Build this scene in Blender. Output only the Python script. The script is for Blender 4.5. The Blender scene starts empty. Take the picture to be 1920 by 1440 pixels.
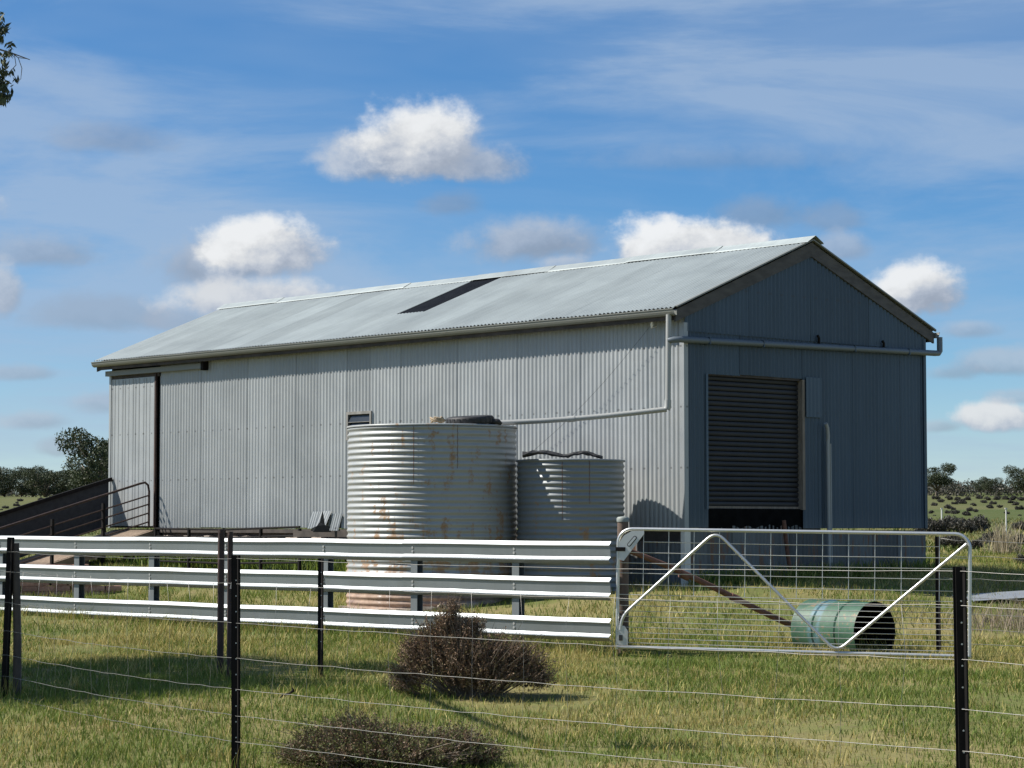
import bpy, math, random
import numpy as np
from mathutils import Vector, Matrix
random.seed(7)
rng = np.random.default_rng(11)
R = math.radians
scene = bpy.context.scene
COL = scene.collection

# ------------------------------------------------------------------ camera
FPX, HZ, CZ = 4400.0, 984.0, 1.6            # focal length and horizon in photo pixels, eye height
PITCH = math.atan((HZ - 720) / FPX)
cam_d = bpy.data.cameras.new('camera')
cam_d.sensor_width = 36.0
cam_d.lens = 36.0 * FPX / 1920.0
cam_d.clip_start = 0.1
cam_d.clip_end = 6000
cam = bpy.data.objects.new('camera', cam_d)
cam.location = (0, 0, CZ)
cam.rotation_euler = (math.pi / 2 + PITCH, 0, 0)
COL.objects.link(cam)
scene.camera = cam
scene.cycles.max_bounces = 5; scene.cycles.diffuse_bounces = 3; scene.cycles.glossy_bounces = 3
scene.render.resolution_x, scene.render.resolution_y = 1024, 768

# ------------------------------------------------------------------ light
SUN_EL, SUN_AZ = R(46), R(273)              # azimuth clockwise from +Y
sun_d = bpy.data.lights.new('sun', 'SUN')
sun_d.energy = 4.8
sun_d.angle = R(0.5)
sun_d.color = (1.0, 0.955, 0.88)
sun = bpy.data.objects.new('sun', sun_d)
sdir = Vector((math.sin(SUN_AZ) * math.cos(SUN_EL), math.cos(SUN_AZ) * math.cos(SUN_EL), math.sin(SUN_EL)))
sun.rotation_euler = sdir.to_track_quat('Z', 'Y').to_euler()
COL.objects.link(sun)
scene.view_settings.view_transform = 'Standard'
scene.view_settings.look = 'None'
scene.view_settings.exposure = 0.6
scene.view_settings.gamma = 1.0
scene.view_settings.use_curve_mapping = False

# ------------------------------------------------------------------ node expressions
class X:
    """a float socket with arithmetic"""
    def __init__(s, nt, sock): s.nt, s.k = nt, sock
    def op(s, o, *a, clamp=False):
        n = s.nt.nodes.new('ShaderNodeMath'); n.operation = o; n.use_clamp = clamp
        for i, v in enumerate((s,) + a):
            if isinstance(v, X): s.nt.links.new(v.k, n.inputs[i])
            else: n.inputs[i].default_value = float(v)
        return X(s.nt, n.outputs[0])
    def __add__(s, o): return s.op('ADD', o)
    def __sub__(s, o): return s.op('SUBTRACT', o)
    def __mul__(s, o): return s.op('MULTIPLY', o)
    def __truediv__(s, o): return s.op('DIVIDE', o)
    def max(s, o): return s.op('MAXIMUM', o)
    def min(s, o): return s.op('MINIMUM', o)
    def clamp(s): return s.op('ADD', 0.0, clamp=True)
    def pw(s, e): return s.op('POWER', e)
    def step(s, a, b):
        n = s.nt.nodes.new('ShaderNodeMapRange'); n.interpolation_type = 'SMOOTHSTEP'
        s.nt.links.new(s.k, n.inputs[0]); n.inputs[1].default_value = a; n.inputs[2].default_value = b
        return X(s.nt, n.outputs[0])
def vec(nt, x, y, z):
    n = nt.nodes.new('ShaderNodeCombineXYZ')
    for i, v in enumerate((x, y, z)):
        if isinstance(v, X): nt.links.new(v.k, n.inputs[i])
        else: n.inputs[i].default_value = v
    return n.outputs[0]
def noise(nt, vsock, scale, detail=4, rough=0.55, dist=0.0):
    n = nt.nodes.new('ShaderNodeTexNoise')
    n.inputs['Scale'].default_value = scale; n.inputs['Detail'].default_value = detail
    n.inputs['Roughness'].default_value = rough; n.inputs['Distortion'].default_value = dist
    nt.links.new(vsock, n.inputs['Vector'])
    return X(nt, n.outputs['Fac'])
def mixc(nt, f, a, b, mode='MIX'):
    n = nt.nodes.new('ShaderNodeMix'); n.data_type = 'RGBA'; n.blend_type = mode
    for i, v in ((0, f), (6, a), (7, b)):
        if isinstance(v, X): nt.links.new(v.k, n.inputs[i])
        elif isinstance(v, (tuple, list)): n.inputs[i].default_value = tuple(v) + (1,) * (4 - len(v))
        elif isinstance(v, (int, float)): n.inputs[i].default_value = v
        else: nt.links.new(v, n.inputs[i])
    return n.outputs[2]

# ------------------------------------------------------------------ world: clear sky, cumulus and thin high cloud
def az_el(px, py):
    x = (px - 960) / FPX; u = -(py - 720) / FPX
    c, s = math.cos(PITCH), math.sin(PITCH)
    d = Vector((x, c - u * s, s + u * c)).normalized()
    return math.atan2(d.x, d.y), math.asin(d.z)
world = bpy.data.worlds.new('World'); scene.world = world; world.use_nodes = True
wt = world.node_tree; wt.nodes.clear()
world.cycles.sampling_method = 'MANUAL'; world.cycles.sample_map_resolution = 256
sky = wt.nodes.new('ShaderNodeTexSky'); sky.sky_type = 'NISHITA'; sky.sun_disc = False
sky.sun_elevation = SUN_EL; sky.sun_rotation = SUN_AZ
sky.altitude = 300; sky.air_density = 0.85; sky.dust_density = 0.0; sky.ozone_density = 6.0
tc = wt.nodes.new('ShaderNodeTexCoord')
sx = wt.nodes.new('ShaderNodeSeparateXYZ'); wt.links.new(tc.outputs['Generated'], sx.inputs[0])
dx, dy, dz = (X(wt, sx.outputs[i]) for i in range(3))
az = dx.op('ARCTAN2', dy); el = dz.op('ARCSINE')
hs = wt.nodes.new('ShaderNodeHueSaturation'); hs.inputs['Saturation'].default_value = 1.22
hs.inputs['Value'].default_value = 1.22
wt.links.new(sky.outputs[0], hs.inputs['Color'])
col = hs.outputs[0]
n_big = noise(wt, vec(wt, az, el * 1.3, 0.3), 30.0, 5, 0.55, 0.2)
n_fine = noise(wt, vec(wt, az, el * 1.2, 1.7), 85.0, 6, 0.62)
# thin veil: plane-projected noise so it lies in flat sheets, everywhere round the sky
zz = dz.max(0.0) + 0.07
veil = noise(wt, vec(wt, dx / zz * 0.55 + 3.1, dy / zz * 0.8, 0.0), 0.62, 5, 0.58, 0.5)
veil2 = noise(wt, vec(wt, az * 1.0, el * 4.6, 4.0), 4.6, 8, 0.60, 0.5)
va = (veil.step(0.38, 0.72) * 0.42 + veil2.step(0.38, 0.68) * 0.56).min(0.68)
col = mixc(wt, va * dz.step(-0.02, 0.05), col, (4.3, 5.6, 7.5))
# scattered cumulus round the whole sky outside the framed part come from one broken field
cum = noise(wt, vec(wt, dx / zz, dy / zz, 2.0), 1.1, 7, 0.55, 0.1)
out_az = (az.op('ABSOLUTE')).step(0.27, 0.36).max(el.step(0.27, 0.36))
ca = cum.step(0.60, 0.70) * out_az * dz.step(0.0, 0.06)
col = mixc(wt, ca * 0.9, col, mixc(wt, n_big, (3.6, 4.1, 5.0), (8.0, 8.2, 8.5)))
clouds = [  # px, py, rx, ry, opacity, brightness, soft
    (200, 262, 120, 44, .42, .45, 1.0), (845, 384, 62, 32, .40, .40, .9), (1420, 405, 95, 38, .45, .42, .9),
    (1560, 412, 62, 34, .40, .42, .9), (1575, 466, 60, 34, .55, .6, .8), (70, 475, 130, 40, .55, .55, .9),
    (0, 545, 40, 60, .75, .7, .7), (185, 592, 135, 44, .42, .42, .9), (1870, 682, 110, 34, .6, .6, .8),
    (120, 842, 55, 22, .5, .5, .8), (200, 755, 80, 30, .5, .6, .9), (1000, 458, 150, 52, .75, .60, .75),
    (1060, 496, 60, 22, .6, .75, .8), (400, 500, 130, 62, .75, .55, .8), (470, 566, 160, 48, .92, .82, .6),
    (490, 468, 122, 66, .98, .98, .45), (1285, 466, 155, 60, .98, 1.0, .45), (1722, 552, 92, 62, .97, .98, .5),
    (1856, 784, 76, 34, .9, .88, .6), (700, 300, 110, 58, .8, .72, .7), (860, 306, 125, 48, .8, .74, .7), (785, 276, 125, 88, .98, .97, .5),
    (60, 790, 70, 22, .5, .6, .9), (1790, 700, 70, 22, .5, .6, .9), (1900, 745, 60, 18, .45, .6, .9), (330, 600, 60, 26, .5, .5, .9), (1320, 300, 260, 34, .25, .55, 1.2),
    (30, 700, 90, 20, .5, .55, 1.0), (1815, 620, 60, 22, .5, .6, .9), (1760, 800, 50, 16, .5, .6, .9),
    (2150, 350, 190, 80, .9, .9, .5), (2330, 640, 160, 60, .9, .9, .5), (-240, 380, 190, 80, .9, .9, .5), (-420, 690, 160, 50, .8, .8, .6),
]
nq = (n_big - 0.5) * 1.25 + (n_fine - 0.5) * 0.80 + 1.22
nsh = (n_big - 0.5) * 1.7 + (n_fine - 0.5) * 0.9 + 0.54
def vm(op, a, b, c=None):
    n = wt.nodes.new('ShaderNodeVectorMath'); n.operation = op
    for k_, v_ in enumerate((a, b, c)):
        if v_ is None: continue
        if isinstance(v_, tuple): n.inputs[k_].default_value = v_
        else: wt.links.new(v_, n.inputs[k_])
    return n
def mrange(x, a, b, lo, hi):
    n = wt.nodes.new('ShaderNodeMapRange'); n.interpolation_type = 'SMOOTHSTEP'
    wt.links.new(x.k, n.inputs[0])
    for k_, v_ in enumerate((a, b, lo, hi)): n.inputs[k_ + 1].default_value = v_
    return X(wt, n.outputs[0])
def fmix(f, a, b):
    n = wt.nodes.new('ShaderNodeMix'); n.data_type = 'FLOAT'
    for k_, v_ in ((0, f), (2, a), (3, b)):
        if isinstance(v_, X): wt.links.new(v_.k, n.inputs[k_])
        else: n.inputs[k_].default_value = v_
    return X(wt, n.outputs[0])
ae = vec(wt, az, el, 0.0); A, P = 0.0, 0.0          # running cover and premultiplied brightness
for (px, py, rx, ry, op, br, soft) in clouds:
    a0, e0 = az_el(px, py)
    w_ = vm('MULTIPLY_ADD', ae, (FPX / rx, FPX / ry, 0), (-a0 * FPX / rx, -e0 * FPX / ry, 0)).outputs[0]
    wm = vm('MAXIMUM', w_, vm('MULTIPLY', w_, (1, -1.45, 0)).outputs[0]).outputs[0]
    r = X(wt, vm('LENGTH', wm, (0, 0, 0)).outputs['Value'])
    a = mrange(nq - r, 0.0, 0.30 + 0.58 * soft, 0.0, op)
    sh = X(wt, vm('DOT_PRODUCT', w_, (-0.28, 0.56, 0)).outputs['Value']) + nsh
    b_ = mrange(sh, 0.0, 1.0, 4.3 * (0.55 + 0.45 * br), 9.8 * br)
    P = fmix(a, P, b_); A = fmix(a, A, 1.0)
B = P / A.max(0.001)
tint = mixc(wt, B.step(3.5, 9.0), (0.86, 1.0, 1.25), (0.98, 1.0, 1.02))
col = mixc(wt, A, col, mixc(wt, 1.0, tint, vec(wt, B, B, B), 'MULTIPLY'))
bg = wt.nodes.new('ShaderNodeBackground'); bg.inputs['Strength'].default_value = 0.06
wt.links.new(col, bg.inputs['Color'])
wo = wt.nodes.new('ShaderNodeOutputWorld'); wt.links.new(bg.outputs[0], wo.inputs[0])

# ------------------------------------------------------------------ materials
MATS = {}
def new_mat(name):
    m = bpy.data.materials.new(name); m.use_nodes = True; m.node_tree.nodes.clear()
    nt = m.node_tree
    b = nt.nodes.new('ShaderNodeBsdfPrincipled'); o = nt.nodes.new('ShaderNodeOutputMaterial')
    nt.links.new(b.outputs[0], o.inputs[0]); MATS[name] = m
    return m, nt, b
def setin(nt, sock, v):
    if isinstance(v, X): nt.links.new(v.k, sock)
    elif isinstance(v, (int, float)): sock.default_value = v
    elif isinstance(v, tuple): sock.default_value = v + (1,) * (4 - len(v))
    else: nt.links.new(v, sock)
def obj_coords(nt, scale=(1, 1, 1), gen='Object'):
    t = nt.nodes.new('ShaderNodeTexCoord'); mp = nt.nodes.new('ShaderNodeMapping')
    mp.inputs['Scale'].default_value = scale; nt.links.new(t.outputs[gen], mp.inputs[0])
    return mp.outputs[0]
def obj_xyz(nt):
    t = nt.nodes.new('ShaderNodeTexCoord'); s = nt.nodes.new('ShaderNodeSeparateXYZ')
    nt.links.new(t.outputs['Object'], s.inputs[0])
    return [X(nt, s.outputs[i]) for i in range(3)]
def obj_rand(nt):
    return X(nt, nt.nodes.new('ShaderNodeObjectInfo').outputs['Random'])
def bump(nt, b, h, strength=0.3, dist=0.01):
    n = nt.nodes.new('ShaderNodeBump'); n.inputs['Strength'].default_value = strength
    n.inputs['Distance'].default_value = dist
    nt.links.new(h.k, n.inputs['Height']); nt.links.new(n.outputs[0], b.inputs['Normal'])
def simple(name, c1, c2, rough=0.7, metal=0.0, scale=8.0, stretch=(1, 1, 1), rand=0.0, bmp=0.0, spec=0.5):
    m, nt, b = new_mat(name)
    n = noise(nt, obj_coords(nt, stretch), scale, 6, 0.6)
    f = n.step(0.3, 0.7)
    c = mixc(nt, f, c1, c2)
    if rand:
        g = obj_rand(nt) * rand + (1.0 - rand / 2)
        c = mixc(nt, 1.0, c, vec(nt, g, g, g), 'MULTIPLY')
    setin(nt, b.inputs['Base Color'], c)
    b.inputs['Roughness'].default_value = rough; b.inputs['Metallic'].default_value = metal
    b.inputs['Specular IOR Level'].default_value = spec
    if bmp: bump(nt, b, n, bmp)
    return m
def galv(name, base, rough, metal, tint=0.12, rust=0.0, streak=0.25, dirt=0.0, bmp=0.08, sc=(9, 9, 0.35), nails=0.0):
    """weathered zinc: vertical streaks, sheet-to-sheet tint, optional rust specks"""
    m, nt, b = new_mat(name)
    st = noise(nt, obj_coords(nt, sc), 2.2, 6, 0.6)
    bl = noise(nt, obj_coords(nt, (1, 1, 1)), 1.3, 6, 0.6, 0.4)
    sp = noise(nt, obj_coords(nt, (1, 1, 1)), 55.0, 3, 0.6)
    g = (st - 0.5) * streak + (bl - 0.5) * streak * 1.2 + (sp - 0.5) * 0.10 + (obj_rand(nt) - 0.5) * tint + 1.0
    c = mixc(nt, 1.0, base, vec(nt, g, g, g), 'MULTIPLY')
    if rust:
        rm = (noise(nt, obj_coords(nt, (4, 4, 0.8)), 2.4, 8, 0.68)).step(0.70 - rust, 0.80 - rust)
        c = mixc(nt, rm * 0.8, c, mixc(nt, sp, (0.10, 0.04, 0.02), (0.27, 0.14, 0.07)))
    if dirt:
        x, y, z = obj_xyz(nt)
        dm = ((z * -2.2 + 0.75) + (st - 0.5) * 1.6).step(0.1, 1.0)
        c = mixc(nt, dm * dirt, c, (0.20, 0.22, 0.24))
    if nails:                                  # rows of nail heads along the girts
        x, y, z = obj_xyz(nt)
        row = ((z + 0.39).op('MODULO', 0.78) - 0.39).op('ABSOLUTE').step(0.016, 0.009)
        dot = ((y + x) * (2 * math.pi / 0.2346)).op('COSINE').step(0.86, 0.93)
        c = mixc(nt, row * dot * nails, c, (0.06, 0.05, 0.045))
    setin(nt, b.inputs['Base Color'], c)
    setin(nt, b.inputs['Roughness'], (bl - 0.5) * 0.25 + rough)
    b.inputs['Metallic'].default_value = metal
    bump(nt, b, sp, bmp, 0.004)
    return m
M = MATS
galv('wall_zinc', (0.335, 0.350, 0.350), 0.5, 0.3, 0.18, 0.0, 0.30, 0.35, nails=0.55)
galv('shaded_zinc', (0.056, 0.084, 0.114), 0.5, 0.35, 0.26, 0.0, 0.45, 0.2, nails=0.4)  # same iron as the long wall, with shade darkened into its base colour
galv('roof_zinc', (0.315, 0.350, 0.345), 0.55, 0.2, 0.20, 0.0, 0.40, sc=(0.4, 12, 0.4))
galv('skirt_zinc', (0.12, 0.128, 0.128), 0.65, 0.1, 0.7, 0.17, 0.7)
galv('pipe_zinc', (0.34, 0.345, 0.33), 0.55, 0.2, 0.08, 0.0, 0.2)
galv('gutter_zinc', (0.20, 0.205, 0.185), 0.55, 0.2, 0.08, 0.06, 0.2)
galv('rail_zinc', (0.285, 0.305, 0.315), 0.42, 0.72, 0.06, 0.0, 0.16, 0.0, 0.015)
galv('gate_zinc', (0.58, 0.58, 0.56), 0.38, 0.7, 0.04, 0.0, 0.12)
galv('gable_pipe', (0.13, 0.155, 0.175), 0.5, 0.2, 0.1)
galv('rail_post', (0.20, 0.215, 0.22), 0.5, 0.5, 0.1)
galv('pale_sheet', (0.30, 0.32, 0.335), 0.5, 0.3, 0.1, 0.0, 0.3)
simple('dark_timber', (0.035, 0.028, 0.024), (0.075, 0.06, 0.05), 0.8, 0, 5, (1, 1, 1), 0.3, 0.3)
simple('barge_timber', (0.06, 0.055, 0.052), (0.10, 0.092, 0.085), 0.8, 0, 5, (1, 1, 3), 0.2, 0.2)
simple('jamb_timber', (0.16, 0.13, 0.10), (0.24, 0.20, 0.16), 0.8, 0, 9, (4, 4, 0.6), 0.2, 0.3)
simple('deck_timber', (0.13, 0.09, 0.062), (0.25, 0.185, 0.13), 0.8, 0, 7, (1, 8, 8), 0.5, 0.4)
simple('roller_steel', (0.015, 0.015, 0.017), (0.024, 0.023, 0.025), 0.6, 0.1, 3, (1, 1, 1), 0.12)
simple('void_shade', (0.004, 0.004, 0.004), (0.008, 0.008, 0.008), 0.95, 0, 8, (1, 1, 1), 0, 0, 0.05)  # near-black base colour stands for the shade inside openings
simple('skylight_sheet', (0.005, 0.006, 0.009), (0.011, 0.013, 0.016), 0.6, 0, 6, (1, 1, 1), 0, 0, 0.12)
simple('white_paint', (0.62, 0.59, 0.52), (0.74, 0.71, 0.64), 0.7, 0, 7, (1, 1, 0.4), 0.0, 0.2)
simple('black_steel', (0.005, 0.0045, 0.0045), (0.013, 0.010, 0.009), 0.8, 0.0, 14, (1, 1, 0.5), 0.2, 0.1, 0.2)
simple('brown_steel', (0.030, 0.016, 0.013), (0.06, 0.032, 0.024), 0.7, 0.0, 14, (1, 1, 0.4), 0.2, 0.1)
simple('rust_steel', (0.10, 0.045, 0.028), (0.20, 0.095, 0.06), 0.8, 0.1, 10, (1, 1, 1), 0.2, 0.3)
simple('post_bark', (0.09, 0.06, 0.045), (0.17, 0.12, 0.09), 0.85, 0, 10, (1, 1, 0.3), 0.2, 0.5)
simple('grey_cap', (0.20, 0.22, 0.20), (0.30, 0.32, 0.29), 0.6, 0.1, 10)
simple('wire_steel', (0.20, 0.195, 0.18), (0.30, 0.29, 0.27), 0.45, 0.5, 20)
simple('black_rubber', (0.014, 0.014, 0.015), (0.03, 0.03, 0.03), 0.65, 0, 10)
simple('mesh_cloth', (0.020, 0.022, 0.027), (0.034, 0.036, 0.042), 0.85, 0, 12, (1, 1, 1), 0.2)
simple('window_frame', (0.17, 0.165, 0.15), (0.25, 0.24, 0.22), 0.7, 0, 10)
simple('window_glass', (0.03, 0.035, 0.04), (0.05, 0.055, 0.06), 0.12, 0, 3)
simple('stone', (0.30, 0.24, 0.20), (0.46, 0.39, 0.33), 0.9, 0, 9, (1, 1, 1), 0.4, 0.5)
simple('brick', (0.32, 0.17, 0.13), (0.44, 0.27, 0.21), 0.9, 0, 16, (1, 1, 1), 0.4, 0.4)
simple('rope', (0.30, 0.22, 0.14), (0.42, 0.33, 0.22), 0.9, 0, 30, (1, 1, 1), 0, 0.5)
simple('insulator', (0.7, 0.7, 0.68), (0.8, 0.8, 0.78), 0.3, 0, 10)
simple('bark', (0.10, 0.08, 0.06), (0.22, 0.18, 0.14), 0.9, 0, 9, (1, 1, 0.3), 0, 0.5)
simple('far_white', (0.55, 0.54, 0.50), (0.7, 0.69, 0.64), 0.7, 0, 9)
simple('badge_dark', (0.02, 0.02, 0.02), (0.03, 0.03, 0.03), 0.5, 0, 9)
# tank iron: horizontal corrugation, rust blooms and runs, heavily rusted foot
def tank_mat(name, base, rustiness, foot):
    m, nt, b = new_mat(name)
    x, y, z = obj_xyz(nt)
    bl = noise(nt, obj_coords(nt, (1, 1, 1)), 1.8, 6, 0.6, 0.4)
    sp = noise(nt, obj_coords(nt, (1, 1, 1)), 40.0, 4, 0.6)
    run = noise(nt, obj_coords(nt, (5, 5, 0.55)), 1.7, 8, 0.62)
    spot = noise(nt, obj_coords(nt, (2.2, 2.2, 2.2)), 2.6, 8, 0.7)
    g = (bl - 0.5) * 0.35 + (sp - 0.5) * 0.12 + 1.0
    c = mixc(nt, 1.0, base, vec(nt, g, g, g), 'MULTIPLY')
    low = (z * -0.75 + 1.15).clamp()
    rm = (run * 0.55 + spot * 0.6 + low * 0.12 - 0.645 + rustiness).step(0.0, 0.10)
    c = mixc(nt, rm * 0.85, c, mixc(nt, sp, (0.19, 0.085, 0.035), (0.42, 0.26, 0.12)))
    if foot:
        fm = ((z * -7.0 + 4.2) + (spot - 0.5) * 5.0 + (run - 0.5) * 4.0).step(0.0, 1.0)
        c = mixc(nt, fm * 0.92, c, mixc(nt, (spot - 0.3).op('MULTIPLY', 2.2, clamp=True), (0.13, 0.065, 0.04), (0.52, 0.385, 0.29)))
        setin(nt, b.inputs['Metallic'], (fm.max(rm) * -1.0 + 1.0) * 0.15)
    else:
        setin(nt, b.inputs['Metallic'], (rm * -1.0 + 1.0) * 0.15)
    setin(nt, b.inputs['Base Color'], c)
    setin(nt, b.inputs['Roughness'], (bl - 0.5) * 0.2 + 0.48 + rm * 0.3)
    bump(nt, b, sp, 0.12, 0.004)
tank_mat('tank_iron', (0.33, 0.34, 0.33), 0.025, True)
tank_mat('tank_iron_clean', (0.20, 0.215, 0.22), -0.05, False)
# green drum paint with faded blue bands
m, nt, b = new_mat('drum_paint')
x, y, z = obj_xyz(nt)
n1 = noise(nt, obj_coords(nt), 5.0, 7, 0.65); n2 = noise(nt, obj_coords(nt), 26.0, 6, 0.65)
c = mixc(nt, n1.step(0.3, 0.7), (0.026, 0.080, 0.046), (0.055, 0.130, 0.078))
bm = ((x - 0.56).op('ABSOLUTE')).step(0.10, 0.05) * n1.step(0.36, 0.52)
c = mixc(nt, bm * 0.6, c, (0.12, 0.22, 0.30))
c = mixc(nt, (n2 * 0.6 + n1 * 0.5).step(0.60, 0.68) * 0.8, c, (0.24, 0.15, 0.08))
setin(nt, b.inputs['Base Color'], c); b.inputs['Roughness'].default_value = 0.55; bump(nt, b, n2, 0.15)
# foliage from a colour attribute (leaf by leaf colour)
def leaf_mat(name, rough=0.65, trans=0.25):
    m = bpy.data.materials.new(name); m.use_nodes = True; nt = m.node_tree; nt.nodes.clear(); MATS[name] = m
    at_ = nt.nodes.new('ShaderNodeAttribute'); at_.attribute_name = 'Col'
    d = nt.nodes.new('ShaderNodeBsdfPrincipled'); d.inputs['Roughness'].default_value = rough
    d.inputs['Specular IOR Level'].default_value = 0.25
    t = nt.nodes.new('ShaderNodeBsdfTranslucent'); mx = nt.nodes.new('ShaderNodeMixShader'); mx.inputs[0].default_value = trans
    o = nt.nodes.new('ShaderNodeOutputMaterial')
    nt.links.new(at_.outputs['Color'], d.inputs['Base Color']); nt.links.new(at_.outputs['Color'], t.inputs['Color'])
    nt.links.new(d.outputs[0], mx.inputs[1]); nt.links.new(t.outputs[0], mx.inputs[2]); nt.links.new(mx.outputs[0], o.inputs[0])
leaf_mat('grass_blade', 0.6, 0.3); leaf_mat('leaf', 0.55, 0.15)
# soil and distant pasture
m, nt, b = new_mat('ground_soil')
gx, gy, gz = obj_xyz(nt)
p1 = noise(nt, obj_coords(nt, (1, 1, 0)), 0.55, 6, 0.6, 0.3); p2 = noise(nt, obj_coords(nt, (1, 1, 0)), 9.0, 7, 0.65); p3 = noise(nt, obj_coords(nt, (1, 0.35, 0)), 0.035, 6, 0.6)
c = mixc(nt, p1.step(0.36, 0.62), (0.12, 0.14, 0.042), (0.22, 0.19, 0.08))
c = mixc(nt, p2.step(0.46, 0.66) * 0.55, c, (0.15, 0.115, 0.065))
far = gy.step(38.0, 90.0)
c = mixc(nt, far, c, mixc(nt, p3.step(0.35, 0.65), (0.075, 0.095, 0.030), (0.12, 0.12, 0.05)))
setin(nt, b.inputs['Base Color'], c); b.inputs['Roughness'].default_value = 0.95
b.inputs['Specular IOR Level'].default_value = 0.1
bump(nt, b, p2, 0.6, 0.03)

# ------------------------------------------------------------------ mesh building
class MB:
    def __init__(s): s.v, s.f = [], []
    def add(s, vs, fs):
        o = len(s.v); s.v += [tuple(p) for p in vs]; s.f += [tuple(i + o for i in q) for q in fs]; return s
    def box(s, lo, hi, mat=None):
        (x0, y0, z0), (x1, y1, z1) = lo, hi
        p = [Vector(q) for q in ((x0,y0,z0),(x1,y0,z0),(x1,y1,z0),(x0,y1,z0),(x0,y0,z1),(x1,y0,z1),(x1,y1,z1),(x0,y1,z1))]
        if mat: p = [mat @ q for q in p]
        return s.add(p, [(3,2,1,0),(4,5,6,7),(0,1,5,4),(1,2,6,5),(2,3,7,6),(3,0,4,7)])
    def bar(s, a, b, w, h, up=(0, 0, 1)):
        """rectangular bar from a to b, w sideways, h along up"""
        a, b = Vector(a), Vector(b); d = (b - a).normalized(); u = Vector(up); sd = d.cross(u).normalized(); u = sd.cross(d)
        p = []
        for e in (a, b):
            for i, j in ((-1,-1),(1,-1),(1,1),(-1,1)): p.append(e + sd * (i * w / 2) + u * (j * h / 2))
        return s.add(p, [(0,1,2,3),(7,6,5,4),(0,4,5,1),(1,5,6,2),(2,6,7,3),(3,7,4,0)])
    def tube(s, pts, r, n=8, caps=True):
        pts = [Vector(p) for p in pts]; rings = []
        rr = r if isinstance(r, (list, tuple)) else [r] * len(pts)
        d0 = (pts[1] - pts[0]).normalized()
        u = d0.orthogonal().normalized()
        for i, p in enumerate(pts):
            d = (pts[min(i + 1, len(pts) - 1)] - pts[max(i - 1, 0)]).normalized()
            u = (u - d * u.dot(d)).normalized(); w = d.cross(u)
            rings.append([p + (u * math.cos(2*math.pi*k/n) + w * math.sin(2*math.pi*k/n)) * rr[i] for k in range(n)])
        vs = [q for g in rings for q in g]; fs = []
        for i in range(len(pts) - 1):
            for k in range(n):
                k2 = (k + 1) % n
                fs.append((i*n+k, i*n+k2, (i+1)*n+k2, (i+1)*n+k))
        if caps: fs += [tuple(range(n - 1, -1, -1)), tuple(range((len(pts)-1)*n, len(pts)*n))]
        return s.add(vs, fs)
    def lathe(s, prof, n=48, close=False):
        vs = [(r*math.cos(2*math.pi*k/n), r*math.sin(2*math.pi*k/n), z) for r, z in prof for k in range(n)]
        fs = []
        for i in range(len(prof) - 1):
            for k in range(n):
                k2 = (k+1) % n; fs.append((i*n+k, i*n+k2, (i+1)*n+k2, (i+1)*n+k))
        return s.add(vs, fs)
    def prism(s, poly, d):
        """extrude a closed polygon (3-D points) by vector d"""
        n = len(poly); d = Vector(d); a = [Vector(p) for p in poly]; b = [p + d for p in a]
        fs = [tuple(range(n - 1, -1, -1)), tuple(range(n, 2*n))] + [(i, (i+1) % n, n + (i+1) % n, n + i) for i in range(n)]
        return s.add(a + b, fs)
    def mesh(s, name, mat, smooth=None):
        me = bpy.data.meshes.new(name); me.from_pydata(s.v, [], s.f); me.materials.append(M[mat])
        if smooth:
            me.polygons.foreach_set('use_smooth', [True] * len(me.polygons))
            if smooth is not True: me.set_sharp_from_angle(angle=R(smooth))
        me.update(); return me
    def build(s, name, mat, parent=None, smooth=None, loc=None):
        o = bpy.data.objects.new(name, s.mesh(name, mat, smooth)); COL.objects.link(o)
        if parent: o.parent = parent
        if loc is not None: o.location = loc
        return o
def thing(name, label, cat, loc=(0, 0, 0), rz=0.0, group=None):
    o = bpy.data.objects.new(name, None); COL.objects.link(o); o.empty_display_size = 0.2
    o.location = loc; o.rotation_euler = (0, 0, rz)
    return tag(o, label, cat, group)
def tag(o, label, cat, group=None):
    o['label'] = label; o['category'] = cat
    if group: o['group'] = group
    return o
def link(name, me, parent=None, loc=(0, 0, 0), rot=(0, 0, 0), sc=(1, 1, 1)):
    o = bpy.data.objects.new(name, me); COL.objects.link(o)
    if parent: o.parent = parent
    o.location = loc; o.rotation_euler = rot; o.scale = sc
    return o
def tri_mesh(name, V, F, C, mat):
    """numpy mesh: V (n,3), F (m,k), C (n,3) colour per vertex"""
    me = bpy.data.meshes.new(name); k = F.shape[1]
    me.vertices.add(len(V)); me.vertices.foreach_set('co', V.astype(np.float32).ravel())
    me.loops.add(F.size); me.loops.foreach_set('vertex_index', F.astype(np.int32).ravel())
    me.polygons.add(len(F)); me.polygons.foreach_set('loop_start', np.arange(0, F.size, k, dtype=np.int32))
    me.polygons.foreach_set('loop_total', np.full(len(F), k, dtype=np.int32))
    ca = me.color_attributes.new('Col', 'FLOAT_COLOR', 'POINT')
    ca.data.foreach_set('color', np.c_[C, np.ones(len(C))].astype(np.float32).ravel())
    me.materials.append(M[mat]); me.update(calc_edges=True)
    return me

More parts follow.
